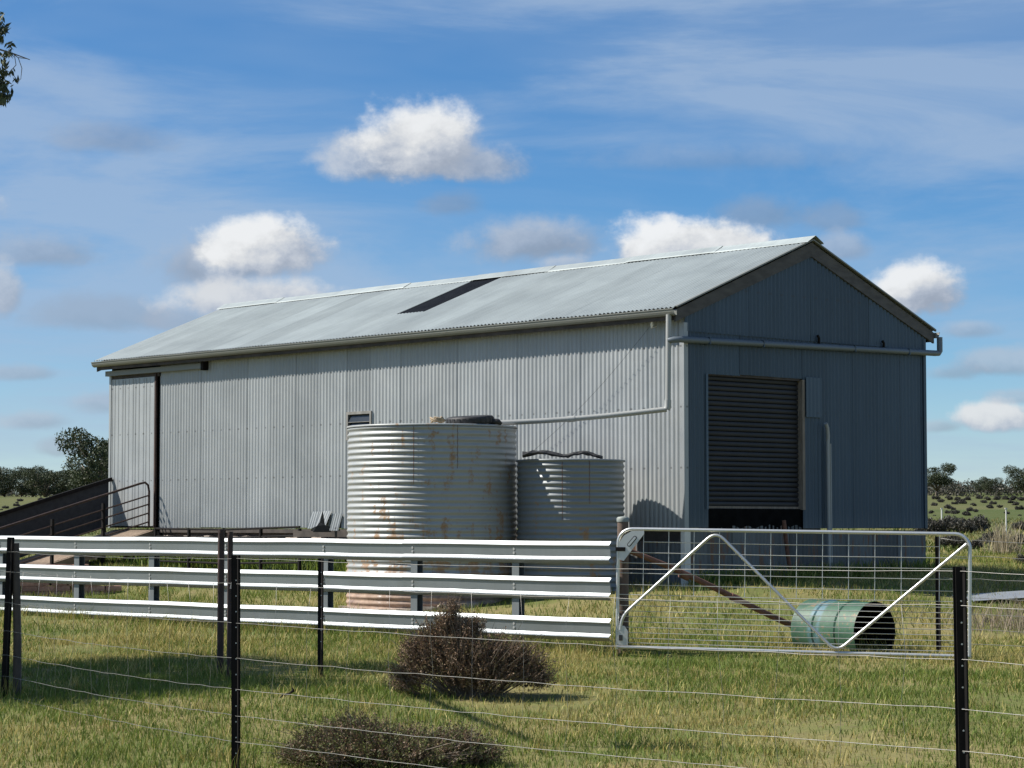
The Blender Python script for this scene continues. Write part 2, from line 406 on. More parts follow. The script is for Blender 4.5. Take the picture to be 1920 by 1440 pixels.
# ------------------------------------------------------------------ where things stand
def at(px, py, D):
    """the point D metres ahead of the eye seen at a photo pixel (used to survey the place)"""
    x = (px - 960) / FPX; u = -(py - 720) / FPX; c, s = math.cos(PITCH), math.sin(PITCH)
    r = Vector((x, c - u * s, s + u * c)); return Vector((0, 0, CZ)) + r * (D / r.y)
TH = R(42.7)
C0 = Vector((2.202, 30.0, 1.55))             # near bottom corner of the shed's cladding
L, W, HE, HR = 13.25, 4.98, 2.822, 3.90       # length, width, eave and ridge above the cladding foot
OV, GO, GF = 0.205, 0.06, 0.19
def smooth(x, a, b):
    t = np.clip((x - a) / (b - a), 0, 1); return t * t * (3 - 2 * t)
GY = [-80, 0, 10, 12.5, 15, 19, 23, 26, 29, 33, 40, 60, 100, 200, 320, 600, 1500, 4000]
GZ = [-.4, -.2, -.16, -.11, -.01, .23, .305, .385, .45, .57, .80, 1.1, 1.6, 3.2, 5.6, 9.0, 13, 16]
def vnoise(x, y, seed=0):
    """cheap smooth value noise for numpy arrays"""
    xi, yi = np.floor(x).astype(np.int64), np.floor(y).astype(np.int64); fx, fy = x - xi, y - yi
    fx, fy = fx * fx * (3 - 2 * fx), fy * fy * (3 - 2 * fy)
    def h(a, b):
        n = (a * 374761393 + b * 668265263 + seed * 974711) & 0x7fffffff
        n = ((n ^ (n >> 13)) * 1274126177) & 0x7fffffff
        return ((n ^ (n >> 16)) & 0xffff) / 65535.0
    return (h(xi, yi) * (1 - fx) + h(xi + 1, yi) * fx) * (1 - fy) + (h(xi, yi + 1) * (1 - fx) + h(xi + 1, yi + 1) * fx) * fy
def gz(x, y):
    x = np.asarray(x, float); y = np.asarray(y, float)
    z = np.interp(y, GY, GZ)
    z = z + 0.14 * smooth(x, -2, 4) * smooth(y, 24.5, 28)
    lx = (x - C0.x) * math.cos(TH) + (y - C0.y) * math.sin(TH); ly = -(x - C0.x) * math.sin(TH) + (y - C0.y) * math.cos(TH)
    d = np.hypot(np.maximum(np.maximum(-lx, lx - W), 0), np.maximum(np.maximum(-ly, ly - L), 0))
    z = z + 0.22 * (1 - smooth(d, 0.3, 4.2))
    z = z + (vnoise(x * 0.7, y * 0.7, 3) - 0.5) * 0.05 + (vnoise(x * 2.3, y * 2.3, 5) - 0.5) * 0.02
    z = z + (vnoise(x * 0.03, y * 0.03, 9) - 0.5) * 1.2 * smooth(y, 60, 260)
    return z
def g(x, y): return float(gz(x, y))
def hit(px, py):
    """where the sight line through a photo pixel meets the ground"""
    lo = None
    for D in np.geomspace(11, 900, 900):
        p = at(px, py, D)
        if p.z <= g(p.x, p.y): return p
    return at(px, py, 500)

# ------------------------------------------------------------------ ground sheet
ys = np.concatenate([np.linspace(-80, 10, 12), np.arange(11, 48, 0.3), np.geomspace(48.5, 4000, 90)])
ts = np.linspace(-1, 1, 181); ts = np.sign(ts) * np.abs(ts) ** 1.7
gxx = ts[None, :] * (26 + 0.75 * np.maximum(ys, 0))[:, None]; gyy = np.repeat(ys[:, None], len(ts), 1)
V = np.stack([gxx, gyy, gz(gxx, gyy)], -1).reshape(-1, 3)
nc = len(ts); ii = (np.arange(len(ys) - 1)[:, None] * nc + np.arange(nc - 1)[None, :]).ravel()
F = np.stack([ii, ii + 1, ii + nc + 1, ii + nc], -1)
me = tri_mesh('ground', V, F, np.zeros_like(V), 'ground_soil'); me.polygons.foreach_set('use_smooth', [True] * len(F))
ground = link('ground', me); ground['kind'] = 'structure'

# ------------------------------------------------------------------ the shed
shed = thing('farm_shed', 'long grey corrugated iron shed on low stumps with gabled roof', 'shed', C0, TH)
def corr(o, wd, ld, nd, width, l0, l1, pitch, amp, seg=6, ph=None):
    """corrugated sheet: width along wd, corrugations run along ld, relief along nd; l0/l1 may be functions of w"""
    o, wd, ld, nd = Vector(o), Vector(wd), Vector(ld), Vector(nd)
    n = max(2, int(round(width / pitch * seg)))
    if ph is None: ph = o.dot(wd)
    vs, fs = [], []
    for i in range(n + 1):
        w = width * i / n; h = amp * math.cos(2 * math.pi * (w + ph) / pitch)
        for l in (l0, l1):
            lv = l(w) if callable(l) else l
            vs.append(o + wd * w + ld * lv + nd * h)
    for i in range(n): fs.append((2*i, 2*i+2, 2*i+3, 2*i+1))
    return MB().add(vs, fs)
PW = 0.0782
def wall_under(x):                            # underside of the roof above a point of the gable
    return HE - 0.05 + (min(x, W - x) + OV) * (HR - HE) / (W / 2 + OV)
WT = HE - 0.05 + OV * 0.4                     # wall-plate height of the long walls
edges = [0.0]
k = 4.41 - 0.625 * 7
edges = [0.0] + [k + 0.625 * i for i in range(1, 19) if k + 0.625 * i < 11.78] + [11.80]
wx0, wx1, wz0, wz1 = 6.285, 6.865, 1.33, 1.72    # louvre window
for i in range(len(edges) - 1):
    a0, a1 = edges[i], edges[i + 1]
    off = -0.003 * (i % 2)
    pieces = [(0.0, WT)]
    if abs(a1 - wx1) < 0.35 and a1 > wx0 and a0 < wx1: pieces = [(0.0, wz0), (wz1, WT)]
    for (z0, z1) in pieces:
        jig = random.uniform(-.012, .012)
        s = corr((off, a0 - 0.02, 0), (0, 1, 0), (0, 0, 1), (1, 0, 0), a1 - a0 + 0.04, z0 + jig * (z0 == 0), z1, PW, 0.0098)
        s.build('wall_sheet', 'wall_zinc', shed, 75)
# sliding door of flat-ribbed sheets at the far end, black strip beside it painting the unlit slot
door = MB().box((-0.035, 11.90, 0.03), (-0.010, L - 0.02, 2.50)).build('sliding_door', 'wall_zinc', shed)
for i in range(13):
    a = 11.92 + i * 0.104 + (0.03 if i % 3 else 0)
    MB().box((-0.040, a, 0.04), (-0.0352, a + 0.035, 2.49)).build('rib', 'wall_zinc', door)
MB().box((-0.05, L - 0.045, 0.0), (0.06, L + 0.01, 2.62)).build('corner_post', 'wall_zinc', shed)
MB().box((0.02, 11.78, -0.2), (0.10, 11.92, 2.62)).build('slot_shade', 'void_shade', shed)
MB().box((-0.055, 11.865, 0.0), (-0.02, 11.90, 2.60)).build('door_edge', 'brown_steel', shed)
tr = MB().box((-0.10, 10.48, 2.56), (-0.03, L + 0.06, 2.645)).build('door_track', 'gutter_zinc', shed)
MB().box((-0.12, 10.43, 2.53), (-0.02, 10.50, 2.67)).build('track_stop', 'black_steel', tr)
MB().box((-0.030, 11.80, 2.50), (-0.008, L - 0.05, 2.56)).build('door_head', 'dark_timber', shed)
# far and back walls close the shed
for i in range(21):
    a0 = i * L / 21
    corr((W, a0, 0), (0, 1, 0), (0, 0, 1), (1, 0, 0), L / 21 + .02, 0.0, WT, PW, 0.0098, 4).build('wall_sheet', 'shaded_zinc', shed, 75)
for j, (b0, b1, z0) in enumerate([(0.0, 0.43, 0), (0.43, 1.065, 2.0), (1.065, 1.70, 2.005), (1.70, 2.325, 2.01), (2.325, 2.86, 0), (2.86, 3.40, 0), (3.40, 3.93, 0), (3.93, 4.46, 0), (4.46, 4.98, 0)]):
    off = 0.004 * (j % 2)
    corr((b0 - .01, off, 0), (1, 0, 0), (0, 0, 1), (0, 1, 0), b1 - b0 + .02, z0 + random.uniform(0, .012), 2.58, PW, 0.0098).build('wall_sheet', 'shaded_zinc', shed, 75)
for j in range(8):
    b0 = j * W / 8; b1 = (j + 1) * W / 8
    corr((b0, -0.02 + 0.004 * (j % 2), 0), (1, 0, 0), (0, 0, 1), (0, 1, 0), b1 - b0 + .015, 2.53, lambda w, b=b0: min(wall_under(b + w), HR - 0.08), PW, 0.0098).build('gable_sheet', 'shaded_zinc', shed, 75)
    corr((b0, L, 0), (1, 0, 0), (0, 0, 1), (0, 1, 0), b1 - b0 + .015, 0.0, lambda w, b=b0: min(wall_under(b + w), HR - 0.08), PW, 0.0098, 4).build('wall_sheet', 'shaded_zinc', shed, 75)
MB().prism([(-0.028, -0.028, -0.02), (0.05, -0.028, -0.02), (0.05, -0.020, -0.02), (-0.020, -0.020, -0.02), (-0.020, 0.05, -0.02), (-0.028, 0.05, -0.02)], (0, 0, 2.66)).build('corner_flashing', 'wall_zinc', shed)
MB().box((W - 0.03, -0.03, 0.0), (W + 0.028, 0.03, 2.70)).build('corner_flashing', 'shaded_zinc', shed)
MB().box((0.05, 0.05, -0.16), (W - 0.05, L - 0.05, -0.03)).build('floor', 'dark_timber', shed)
# roof
slope = Vector((W / 2 + OV, 0, HR - HE)); SL = slope.length; sd = slope.normalized(); sn = Vector((-sd.z, 0, sd.x))
RW = 0.69; a = -GO; i = 0
na = int(math.ceil((L + GO + GF) / RW)); RW = (L + GO + GF) / na; RP_ = RW / 9
for i in range(na):
    a = -GO + i * RW
    lift = sn * (0.002 * (i % 2) + random.uniform(0, .001))
    dark = abs(a + RW / 2 - 6.05) < RW / 2
    if dark:
        corr(Vector((-OV - .03, a, HE)) + lift, (0, 1, 0), sd, sn, RW + .03, -.01, 1.10, RP_, 0.0095).build('roof_sheet', 'roof_zinc', shed, 75)
        corr(Vector((-OV - .03, a + .03, HE)) + lift - sn * .012, (0, 1, 0), sd, sn, RW - .03, 1.08, SL + .03, RP_, 0.0095).build('skylight_sheet', 'skylight_sheet', shed, 75)
    else:
        corr(Vector((-OV - .03, a, HE)) + lift, (0, 1, 0), sd, sn, RW + .03, -.01 + random.uniform(-.008, .008), SL + .03, RP_, 0.0095).build('roof_sheet', 'roof_zinc', shed, 75)
    sd2 = Vector((-sd.x, 0, sd.z)); sn2 = Vector((sd.z, 0, sd.x))
    corr(Vector((W + OV + .03, a, HE)) + sn2 * (0.004 * (i % 2)), (0, 1, 0), sd2, sn2, RW + .03, -.01, SL + .03, RP_, 0.0095, 4).build('roof_sheet', 'roof_zinc', shed, 75)
nr = 8; rl = (L + GO + GF + .06) / nr
for i in range(nr):
    a0 = -GO - .03 + i * rl - .03; a1 = a0 + rl + .06; up = .028 + .006 * (i % 2) + random.uniform(0, .004)
    pts = [(-.17, -.17 * .4 - .004), (-.155, -.155 * .4 + .006), (-.03, .012), (0, .03), (.03, .012), (.155, -.155 * .4 + .006), (.17, -.17 * .4 - .004)]
    mb = MB(); vs = []
    for aa in (a0, a1):
        for (x, z) in pts: vs.append((W / 2 + x, aa, HR + up + z + random.uniform(-.004, .004)))
    n = len(pts); mb.add(vs, [(q, q + 1, n + q + 1, n + q) for q in range(n - 1)])
    mb.build('ridge_cap', 'roof_zinc', shed)
# barge boards, fascia, gutters
for (y0, y1) in ((-GO + .012, -GO + .045), (L + GF - .045, L + GF - .012)):
    for sgn in (0, 1):
        a_ = Vector((-OV + .01, 0, HE - .03)); b_ = Vector((W / 2, 0, HR - .03)); dn = Vector((0, 0, -.19))
        q = [a_, b_, b_ + dn, a_ + dn * .8]
        if sgn: q = [Vector((W - p.x, 0, p.z)) for p in q][::-1]
        MB().prism([(p.x, y0, p.z) for p in q][::-1], (0, y1 - y0 - .002 * sgn, 0)).build('barge_board', 'barge_timber', shed)
        MB().bar(((-OV if not sgn else W + OV), (y0 + y1) / 2 - .026, HE - .012 + .02), (W / 2, (y0 + y1) / 2 - .026, HR - .012 + .02), 0.05, .018).build('barge_cap', 'gutter_zinc', shed)
for side in (0, 1):
    sx_ = -1 if side == 0 else 1
    xo = -OV if side == 0 else W + OV
    MB().box((min(xo, xo - sx_ * .03), -GO + .05, HE - .16), (max(xo, xo - sx_ * .03), L + GF - .05, HE - .03)).build('fascia', 'dark_timber', shed)
    prof = [(0.002, -.03), (0.002, -.100), (.018, -.108), (.040, -.102), (.060, -.085), (.073, -.060), (.078, -.034), (.088, -.030), (.088, -.020), (.074, -.022), (.070, -.05), (.056, -.078), (.038, -.092), (.016, -.097), (.010, -.09), (.010, -.03)]
    for seg in range(4):
        y0 = -GO - .02 + seg * (L + GO + GF + .04) / 4; y1 = y0 + (L + GO + GF + .04) / 4 + (.02 if seg < 3 else 0)
        k = 1 + .012 * (seg % 2)
        q = [(xo + sx_ * x * k, y0, HE + z * k) for x, z in prof]
        if side == 0: q = q[::-1]
        MB().prism(q, (0, y1 - y0, 0)).build('gutter', 'gutter_zinc', shed)
    # soffit lining hides the rafters
    MB().prism([(xo - sx_ * .03, -GO + .06, HE - .075), (sx_ * .04 + (0 if side == 0 else W), -GO + .06, HE + .02), (sx_ * .04 + (0 if side == 0 else W), -GO + .06, HE + .0), (xo - sx_ * .03, -GO + .06, HE - .095)][::(1 if side else -1)], (0, L + GO + GF - .12, 0)).build('soffit', 'dark_timber', shed)
# drain pipes
pr = .036
MB().tube([(-.245, .03, 2.73), (-.245, .035, 2.50), (-.25, .045, 1.60)], pr, 12).build('down_pipe', 'pipe_zinc', shed, 50)
MB().tube([(-.25, .045, 1.64), (-.25, .05, 1.55), (-.26, .06, 1.52)], pr * 1.22, 12).build('pipe_elbow', 'pipe_zinc', shed, 50)
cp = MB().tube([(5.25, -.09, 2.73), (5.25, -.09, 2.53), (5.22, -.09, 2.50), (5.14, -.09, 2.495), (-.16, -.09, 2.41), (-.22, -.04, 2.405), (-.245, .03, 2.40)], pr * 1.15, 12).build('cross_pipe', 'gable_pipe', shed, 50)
for b in (.35, 1.4, 3.3, 4.5):
    MB().box((b, -.134, 2.412 + b * .0160 - .045), (b + .018, -.02, 2.412 + b * .0160 + .045)).build('bracket', 'shaded_zinc', cp)
for b in (2.62, 4.02):
    MB().tube([(b, -.05, 2.50), (b - .02, -.07, 2.58), (b - .05, -.07, 2.61)], .018, 8).build('pipe_hook', 'black_steel', shed, 50)
# tank feed pipe from the elbow down to the big tank
TK1 = at(810, 984, 30.4); R1 = 1.088; TK1.z = g(TK1.x - .6, TK1.y - .9) - .03; H1 = 2.855 - TK1.z
TK2 = at(1070, 984, 30.05); R2 = .682; TK2.z = g(TK2.x, TK2.y - .6) - .03; H2 = 2.415 - TK2.z
inv = Matrix.LocRotScale(C0, Matrix.Rotation(TH, 3, 'Z'), None).inverted()
end = inv @ (TK1 + Vector((R1 * .62, -.18, H1 + .05)))
st = Vector((-.26, .06, 1.52))
q = [st.lerp(end, t) + Vector((0, 0, -.03 * math.sin(math.pi * t))) for t in np.linspace(0, 1, 7)]
fp = MB().tube(q, pr * .95, 12).build('feed_pipe', 'pipe_zinc', shed, 50)
mid = st.lerp(end, .52) + Vector((0, 0, -.03)); dv = (end - st).normalized()
MB().tube([mid - dv * .05, mid + dv * .05], pr * 1.12, 12).build('pipe_collar', 'pipe_zinc', fp, 50)
MB().tube([end - dv * .02, end + Vector((0, 0, -.02)) + dv * .05, end + dv * .09 + Vector((0, 0, -.12))], pr * 1.05, 12).build('pipe_spout', 'pipe_zinc', fp, 50)
ins = MB().tube([(-.02, .47, 2.62), (-.10, .47, 2.60), (-.13, .44, 2.63), (-.15, .42, 2.68)], [.012, .014, .02, .012], 8).build('insulator', 'insulator', shed, 50)
MB().tube([Vector((-.14, .44, 2.63)).lerp(Vector((-.06, 2.85, 1.0)), t) + Vector((0, 0, -.10 * math.sin(math.pi * t))) for t in np.linspace(0, 1, 9)], .002, 5).build('slack_wire', 'black_steel', shed)
# louvre window
win = MB().box((-.03, wx0, wz1 - .03), (.02, wx1, wz1 + .012)).box((-.03, wx0, wz0), (.02, wx0 + .035, wz1 - .03)).box((-.03, wx1 - .035, wz0), (.02, wx1, wz1 - .03)).box((-.045, wx0, wz0 - .02), (.02, wx1, wz0)).build('window', 'window_frame', shed)
MB().box((.03, wx0 + .03, wz0), (.04, wx1 - .03, wz1 - .02)).build('window_back', 'void_shade', win)
for k in range(3):
    z = wz0 + .015 + k * .115
    MB().prism([(-.022, wx0 + .036, z), (.012, wx0 + .036, z + .115), (.017, wx0 + .036, z + .115), (-.017, wx0 + .036, z)], (0, wx1 - wx0 - .072, 0)).build('pane', 'window_glass', win)
    MB().box((-.026, wx0 + .036, z - .004), (-.0225, wx1 - .036, z + .004)).build('glazing_bar', 'window_frame', win)
# roller door with curved slats, timber jambs, black panel painting the unlit gap, ragged sill
rd = MB().box((.40, .10, 0.0), (2.36, .13, 2.02)).build('roller_door', 'void_shade', shed)
ns = 26; zb, zt = .29, 1.99
for k in range(ns):
    z = zb + (zt - zb) * k / ns; hgt = (zt - zb) / ns
    prof = [(.085, z + .002), (.072, z + .006)] + [(.072 - .009 * math.sin(math.pi * t), z + .006 + (hgt - .012) * t) for t in (.2, .4, .6, .8)] + [(.072, z + hgt - .006), (.085, z + hgt - .002)]
    vs = [(b, y, zz_) for b in (.445, 2.315) for (y, zz_) in prof]; n = len(prof)
    MB().add(vs, [(i, n + i, n + i + 1, i + 1) for i in range(n - 1)]).build('slat', 'roller_steel', rd, 40)
MB().box((.44, .05, .262), (2.32, .085, .292)).build('bottom_bar', 'jamb_timber', rd)
for (b0, b1) in ((.405, .445), (2.315, 2.365)):
    MB().box((b0, -.012, .25), (b1, .10, 2.0)).build('door_jamb', 'jamb_timber' if b0 > 1 else 'shaded_zinc', shed)
MB().box((.42, .02, 1.985), (2.36, .095, 2.03)).build('door_lintel', 'dark_timber', shed)
MB().box((.42, .035, -.03), (2.42, .075, .262)).build('sill_shade', 'void_shade', shed)
corr((2.37, -.03, 0), (1, 0, 0), (0, 0, 1), (0, 1, 0), .33, 1.50, 2.04, PW, .004).build('patch_sheet', 'shaded_zinc', shed, 75)
MB().tube([(2.78, -.07, -.60), (2.77, -.07, 1.16), (2.77, -.075, 1.25), (2.745, -.085, 1.36), (2.70, -.095, 1.42)], .026, 10).build('vent_pipe', 'pipe_zinc', shed, 50)
MB().tube([(2.845, -.06, -.60), (2.835, -.06, 1.15)], .012, 8).build('conduit', 'pipe_zinc', shed, 50)
# skirt of odd sheets round the stumps
bx = [0.02, .42, .95, 1.52, 2.08, 2.70, 3.28, 3.80, 4.40, 5.0]
for j in range(len(bx) - 1):
    top = -.01
    if j in (1, 2): top = -.02 + .02 * j
    if j == 3: top = .035
    if j == 4: top = .03
    ph = random.uniform(0, 6)
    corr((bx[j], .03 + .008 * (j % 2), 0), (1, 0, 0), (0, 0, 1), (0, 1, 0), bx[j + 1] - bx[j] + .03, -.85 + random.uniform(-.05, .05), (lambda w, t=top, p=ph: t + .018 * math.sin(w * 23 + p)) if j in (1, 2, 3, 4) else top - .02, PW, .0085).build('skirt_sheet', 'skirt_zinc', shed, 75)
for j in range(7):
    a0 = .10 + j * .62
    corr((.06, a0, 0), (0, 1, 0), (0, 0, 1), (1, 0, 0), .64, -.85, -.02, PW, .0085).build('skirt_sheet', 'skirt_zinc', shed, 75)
MB().box((-.02, -.02, -.85), (.09, .05, .0)).build('corner_stump', 'white_paint', shed)
MB().tube([(1.86, -.06, .11), (1.90, -.09, -.35), (1.99, -.12, -.85)], .028, 8).build('prop_pole', 'rust_steel', shed, 50)
for i in range(12):
    a = 1.2 + i * 1.07
    MB().tube([(.16 + random.uniform(-.03, .03), a, -1.15), (.16, a, -.16)], .075 + random.uniform(-.01, .02), 9).build('stump', 'post_bark', shed, 50)
    if i % 2 == 0: MB().tube([(W / 2, a, -1.1), (W / 2, a, -.16)], .08, 9).build('stump', 'post_bark', shed, 50)
MB().bar((.16, .1, -.09), (.16, L - .05, -.09), .08, .13).build('bearer', 'dark_timber', shed)
MB().box((-.03, 4.6, -.075), (.045, 11.75, -.018)).build('base_plate', 'dark_timber', shed)
for i in range(34):                                           # rubble packed under the cladding
    a = 6.9 + i * .145 + random.uniform(-.03, .03); s = random.uniform(.05, .10); zc = -.17 - random.uniform(0, .08)
    pts = [Vector((random.uniform(.75, 1.1) * sx1 * s, random.uniform(.8, 1.2) * sy1 * .075, random.uniform(.7, 1.1) * sz1 * .05)) for sx1 in (-1, 1) for sy1 in (-1, 1) for sz1 in (-1, 1)]
    MB().add([p + Vector((0.0, a, zc)) for p in pts], [(0,1,3,2),(4,6,7,5),(0,4,5,1),(2,3,7,6),(0,2,6,4),(1,5,7,3)]).build('stone', 'stone', shed)
# bent flap of iron hanging off the wall foot
fl = MB()
for (a0, a1, dxx, t0) in ((7.45, 7.68, -.05, .25), (7.22, 7.47, -.09, .26), (6.95, 7.15, -.03, .22)):
    fl = corr((-.03, a0, t0), (0, 1, 0), Vector((dxx, .10, -.34)).normalized(), (1, 0, 0), a1 - a0, 0, .27, PW * .7, .006)
    fl.build('bent_flap', 'wall_zinc', shed, 75)

# ------------------------------------------------------------------ tanks
def tank(name, label, loc, r, h, mat, bands, rot):
    t = thing(name, label, 'water tank', loc, rot)
    pit = .0762
    def prof(z0, z1, dr=0.0):
        n = int((z1 - z0) / pit * 8)
        return [(r + dr + .0090 * math.cos(2 * math.pi * (z0 + (z1 - z0) * i / n) / pit), z0 + (z1 - z0) * i / n) for i in range(n + 1)]
    for i, (z0, z1, dr) in enumerate(bands):
        MB().lathe(prof(z0, z1, dr), 96).build('tank_band', mat, t, True)
    MB().lathe([(r + .016, h - .012), (r + .02, h), (r + .012, h + .012), (r - .01, h + .012), (r - .012, h - .02)], 96).build('top_rim', mat, t, True)
    MB().lathe([(r - .011, h - .01), (r * .5, h + .02), (.02, h + .035)], 48).build('lid', mat, t, True)
    for ang, z0, z1 in ((-1.24, h - .55, h), (-1.75, h - .75, h - .02)):
        pts = [((r + .001 + .0090 * math.cos(2 * math.pi * z / pit)) * math.cos(ang), (r + .001 + .0090 * math.cos(2 * math.pi * z / pit)) * math.sin(ang), z) for z in np.arange(z0, z1, pit / 8)]
        MB().tube(pts, .0035, 4).build('seam', 'rust_steel', t)
    return t
t1 = tank('rainwater_tank', 'large corrugated tank with rusted foot and a tyre on its lid', TK1, R1, H1, 'tank_iron', [(.0, .62, .012), (.60, 1.40, .003), (1.38, H1, 0.0)], 0.0)
t2 = tank('rainwater_tank', 'smaller corrugated tank with black torn rubber on its lid', TK2, R2, H2, 'tank_iron_clean', [(.0, .80, .004), (.78, H2, 0.0)], 0.0)
# tyre lying on the big tank
ty = thing('old_tyre', 'black tyre lying flat on the large tank lid', 'tyre', TK1 + Vector((.50, -.62, H1 + .07)), .3)
ty.rotation_euler = (R(3), R(-4), .3); ty.scale = (1, 1, .8)
prof = [(.19, -.05), (.175, 0), (.19, .05), (.25, .068), (.285, .06), (.30, .04), (.305, 0), (.30, -.04), (.285, -.06), (.25, -.068), (.19, -.05)]
MB().lathe(prof, 40).build('tyre_carcass', 'black_rubber', ty, 40)
for k in range(24):
    an = 2 * math.pi * k / 24
    mt = Matrix.Rotation(an, 4, 'Z')
    MB().box((.292, -.022, -.036), (.307, .022, .036), mt).build('tread_block', 'black_rubber', ty)
ro = MB()
pts = []
for i in range(60):
    t_ = i / 59 * 5 * 2 * math.pi
    pts.append((.075 * math.cos(t_) * (1 + .25 * math.sin(i * 1.7)), .06 * math.sin(t_), .02 + .05 * i / 59 + .012 * math.sin(i * 2.3)))
tag(ro.tube(pts, .011, 6).build('rope_coil', 'rope', None, True, TK1 + Vector((.10, -.98, H1 + .015))), 'coil of tan rope heaped beside the tyre on the large tank', 'rope')
vp = MB().tube([(-.06, 0, 0), (0, .02, .035), (.06, 0, .03), (.10, .01, .0)], [.03, .04, .035, .02], 8)
tag(vp.build('tank_inlet_cap', 'black_rubber', None, True, TK1 + Vector((.80, -.70, H1 + .02))), 'small dark inlet cap by the feed pipe on the large tank', 'cap')
# torn rubber on the small tank: a ragged strip with a curling tail
rb = MB(); nP = 16; vs = []
for i in range(nP + 1):
    t = i / nP; x = -.62 + t * 1.02
    wv = .11 * (1 - t) ** .5 + .012 + .03 * math.sin(i * 2.1) * (1 - t)
    zc = .05 + .03 * math.sin(t * 7) + (.06 * math.exp(-((t - .72) / .16) ** 2)) - (.05 * max(0, t - .85) / .15)
    for (du, dz_) in ((-1, 0), (-.3, .035), (.4, .04), (1, -.005)):
        vs.append((x, -.48 + .12 * t + du * wv, zc + dz_ * (1 - .6 * t) + random.uniform(-.012, .012)))
for i in range(nP):
    for k in range(3): rb.f.append((i*4+k, (i+1)*4+k, (i+1)*4+k+1, i*4+k+1))
rb.v = vs
o = rb.build('torn_rubber', 'black_rubber', None, None, TK2 + Vector((0, 0, H2 + .01)))
sm = o.modifiers.new('thick', 'SOLIDIFY'); sm.thickness = .022
tag(o, 'ragged strip of black rubber curling off the small tank lid', 'rubber strip')
# flat stones under the big tank
for i in range(9):
    an = -2.9 + i * .22; rr = R1 + .06 + random.uniform(-.03, .05)
    p = Vector((TK1.x + rr * math.cos(an), TK1.y + rr * math.sin(an), 0)); p.z = g(p.x, p.y) + .02
    mb = MB(); pts = [Vector((sx1 * random.uniform(.10, .17), sy1 * random.uniform(.05, .08), sz1 * random.uniform(.03, .05))) for sx1 in (-1, 1) for sy1 in (-1, 1) for sz1 in (-1, 1)]
    mb.add(pts, [(0,1,3,2),(4,6,7,5),(0,4,5,1),(2,3,7,6),(0,2,6,4),(1,5,7,3)])
    o = mb.build('base_stone', 'stone', None, None, p); o.rotation_euler.z = an + math.pi / 2 + random.uniform(-.2, .2)
    tag(o, 'pale flat stone packed against the foot of the large tank', 'stone', 'stones round the tank foot')

# ------------------------------------------------------------------ loading ramp at the far door
ramp = thing('loading_ramp', 'timber sheep loading ramp with steel side rails below the sliding door', 'ramp', C0, TH)
RL, RZ = 3.5, -.98
def rz_(x): return -.03 + (RZ + .03) * (-x / RL)
for i in range(22):
    x = -.02 - i * RL / 22
    MB().prism([(x, 12.0, rz_(x)), (x, 12.0, rz_(x) - .035), (x - RL / 22 + .012, 12.0, rz_(x - RL / 22) - .035), (x - RL / 22 + .012, 12.0, rz_(x - RL / 22))], (0, 1.14, 0)).build('deck_plank', 'deck_timber', ramp)
for a in (11.97, 13.12):
    MB().bar((0, a, -.11), (-RL, a, RZ - .08), .06, .14).build('side_beam', 'deck_timber' if a < 12.5 else 'dark_timber', ramp)
rail_ = MB()
RR = .019
top = [(-.12, 11.93, .02), (-.12, 11.93, .60), (-.14, 11.93, .70), (-.20, 11.93, .745), (-.30, 11.93, .725), (-RL, 11.93, RZ + .80)]
hr_ = MB().tube(top, RR, 8).build('side_rail', 'brown_steel', ramp, 50)
for k in range(4):
    z = .12 + k * .145
    MB().tube([(-.12, 11.93, z - .02), (-RL, 11.93, RZ + z + .04)], .014, 6).build('rail_bar', 'brown_steel', hr_, 50)
for x in (-1.0, -1.95, -2.9):
    MB().box((x - .02, 11.905, rz_(x) - .5), (x + .02, 11.93 + .03, rz_(x) + .60 + .1)).build('rail_post', 'black_steel', hr_)
MB().prism([(-.10, 13.17, .05), (-.10, 13.17, .80), (-RL, 13.17, RZ + .80), (-RL, 13.17, RZ - .06)], (0, .02, 0)).build('side_panel', 'mesh_cloth', ramp)
MB().bar((-.05, 13.16, .82), (-RL - .1, 13.16, RZ + .80), .05, .06).build('panel_rail', 'black_steel', ramp)
for x in (-.15, -1.2, -2.3, -3.4):
    MB().box((x - .025, 13.195, rz_(x) - .6), (x + .025, 13.24, rz_(x) + .80)).build('panel_post', 'black_steel', ramp)
for x in (-.35, -1.3):
    for a in (12.0, 13.08): MB().box((x - .05, a - .05, -1.2), (x + .05, a + .05, rz_(x) - .12)).build('leg', 'dark_timber', ramp)

# dark steel yard panel standing in front of the wall
def yard(px0, px1, D0, D1, label, nb=5, np_=5):
    p0, p1 = at(px0, 984, D0), at(px1, 984, D1)
    t = thing('yard_panel', label, 'yard panel', (p0.x, p0.y, g(p0.x, p0.y)), math.atan2(p1.y - p0.y, p1.x - p0.x), 'yard panels')
    ln = (p1 - p0).to_2d().length
    hgt = 1.6 - t.location.z - .06
    for k in range(nb):
        z = .12 + (hgt - .12) * k / (nb - 1)
        MB().tube([(0, 0, z), (ln / 2, 0, z - .012), (ln, 0, z + .03)], .016, 6).build('bar', 'black_steel', t, 50)
    for k in range(np_):
        x = ln * k / (np_ - 1)
        MB().box((x - .02, -.02, -.05), (x + .02, .02, hgt + .01)).build('post', 'black_steel', t)
    return t
yard(292, 562, 37.2, 33.6, 'dark steel yard panel along the wall between ramp and large tank')
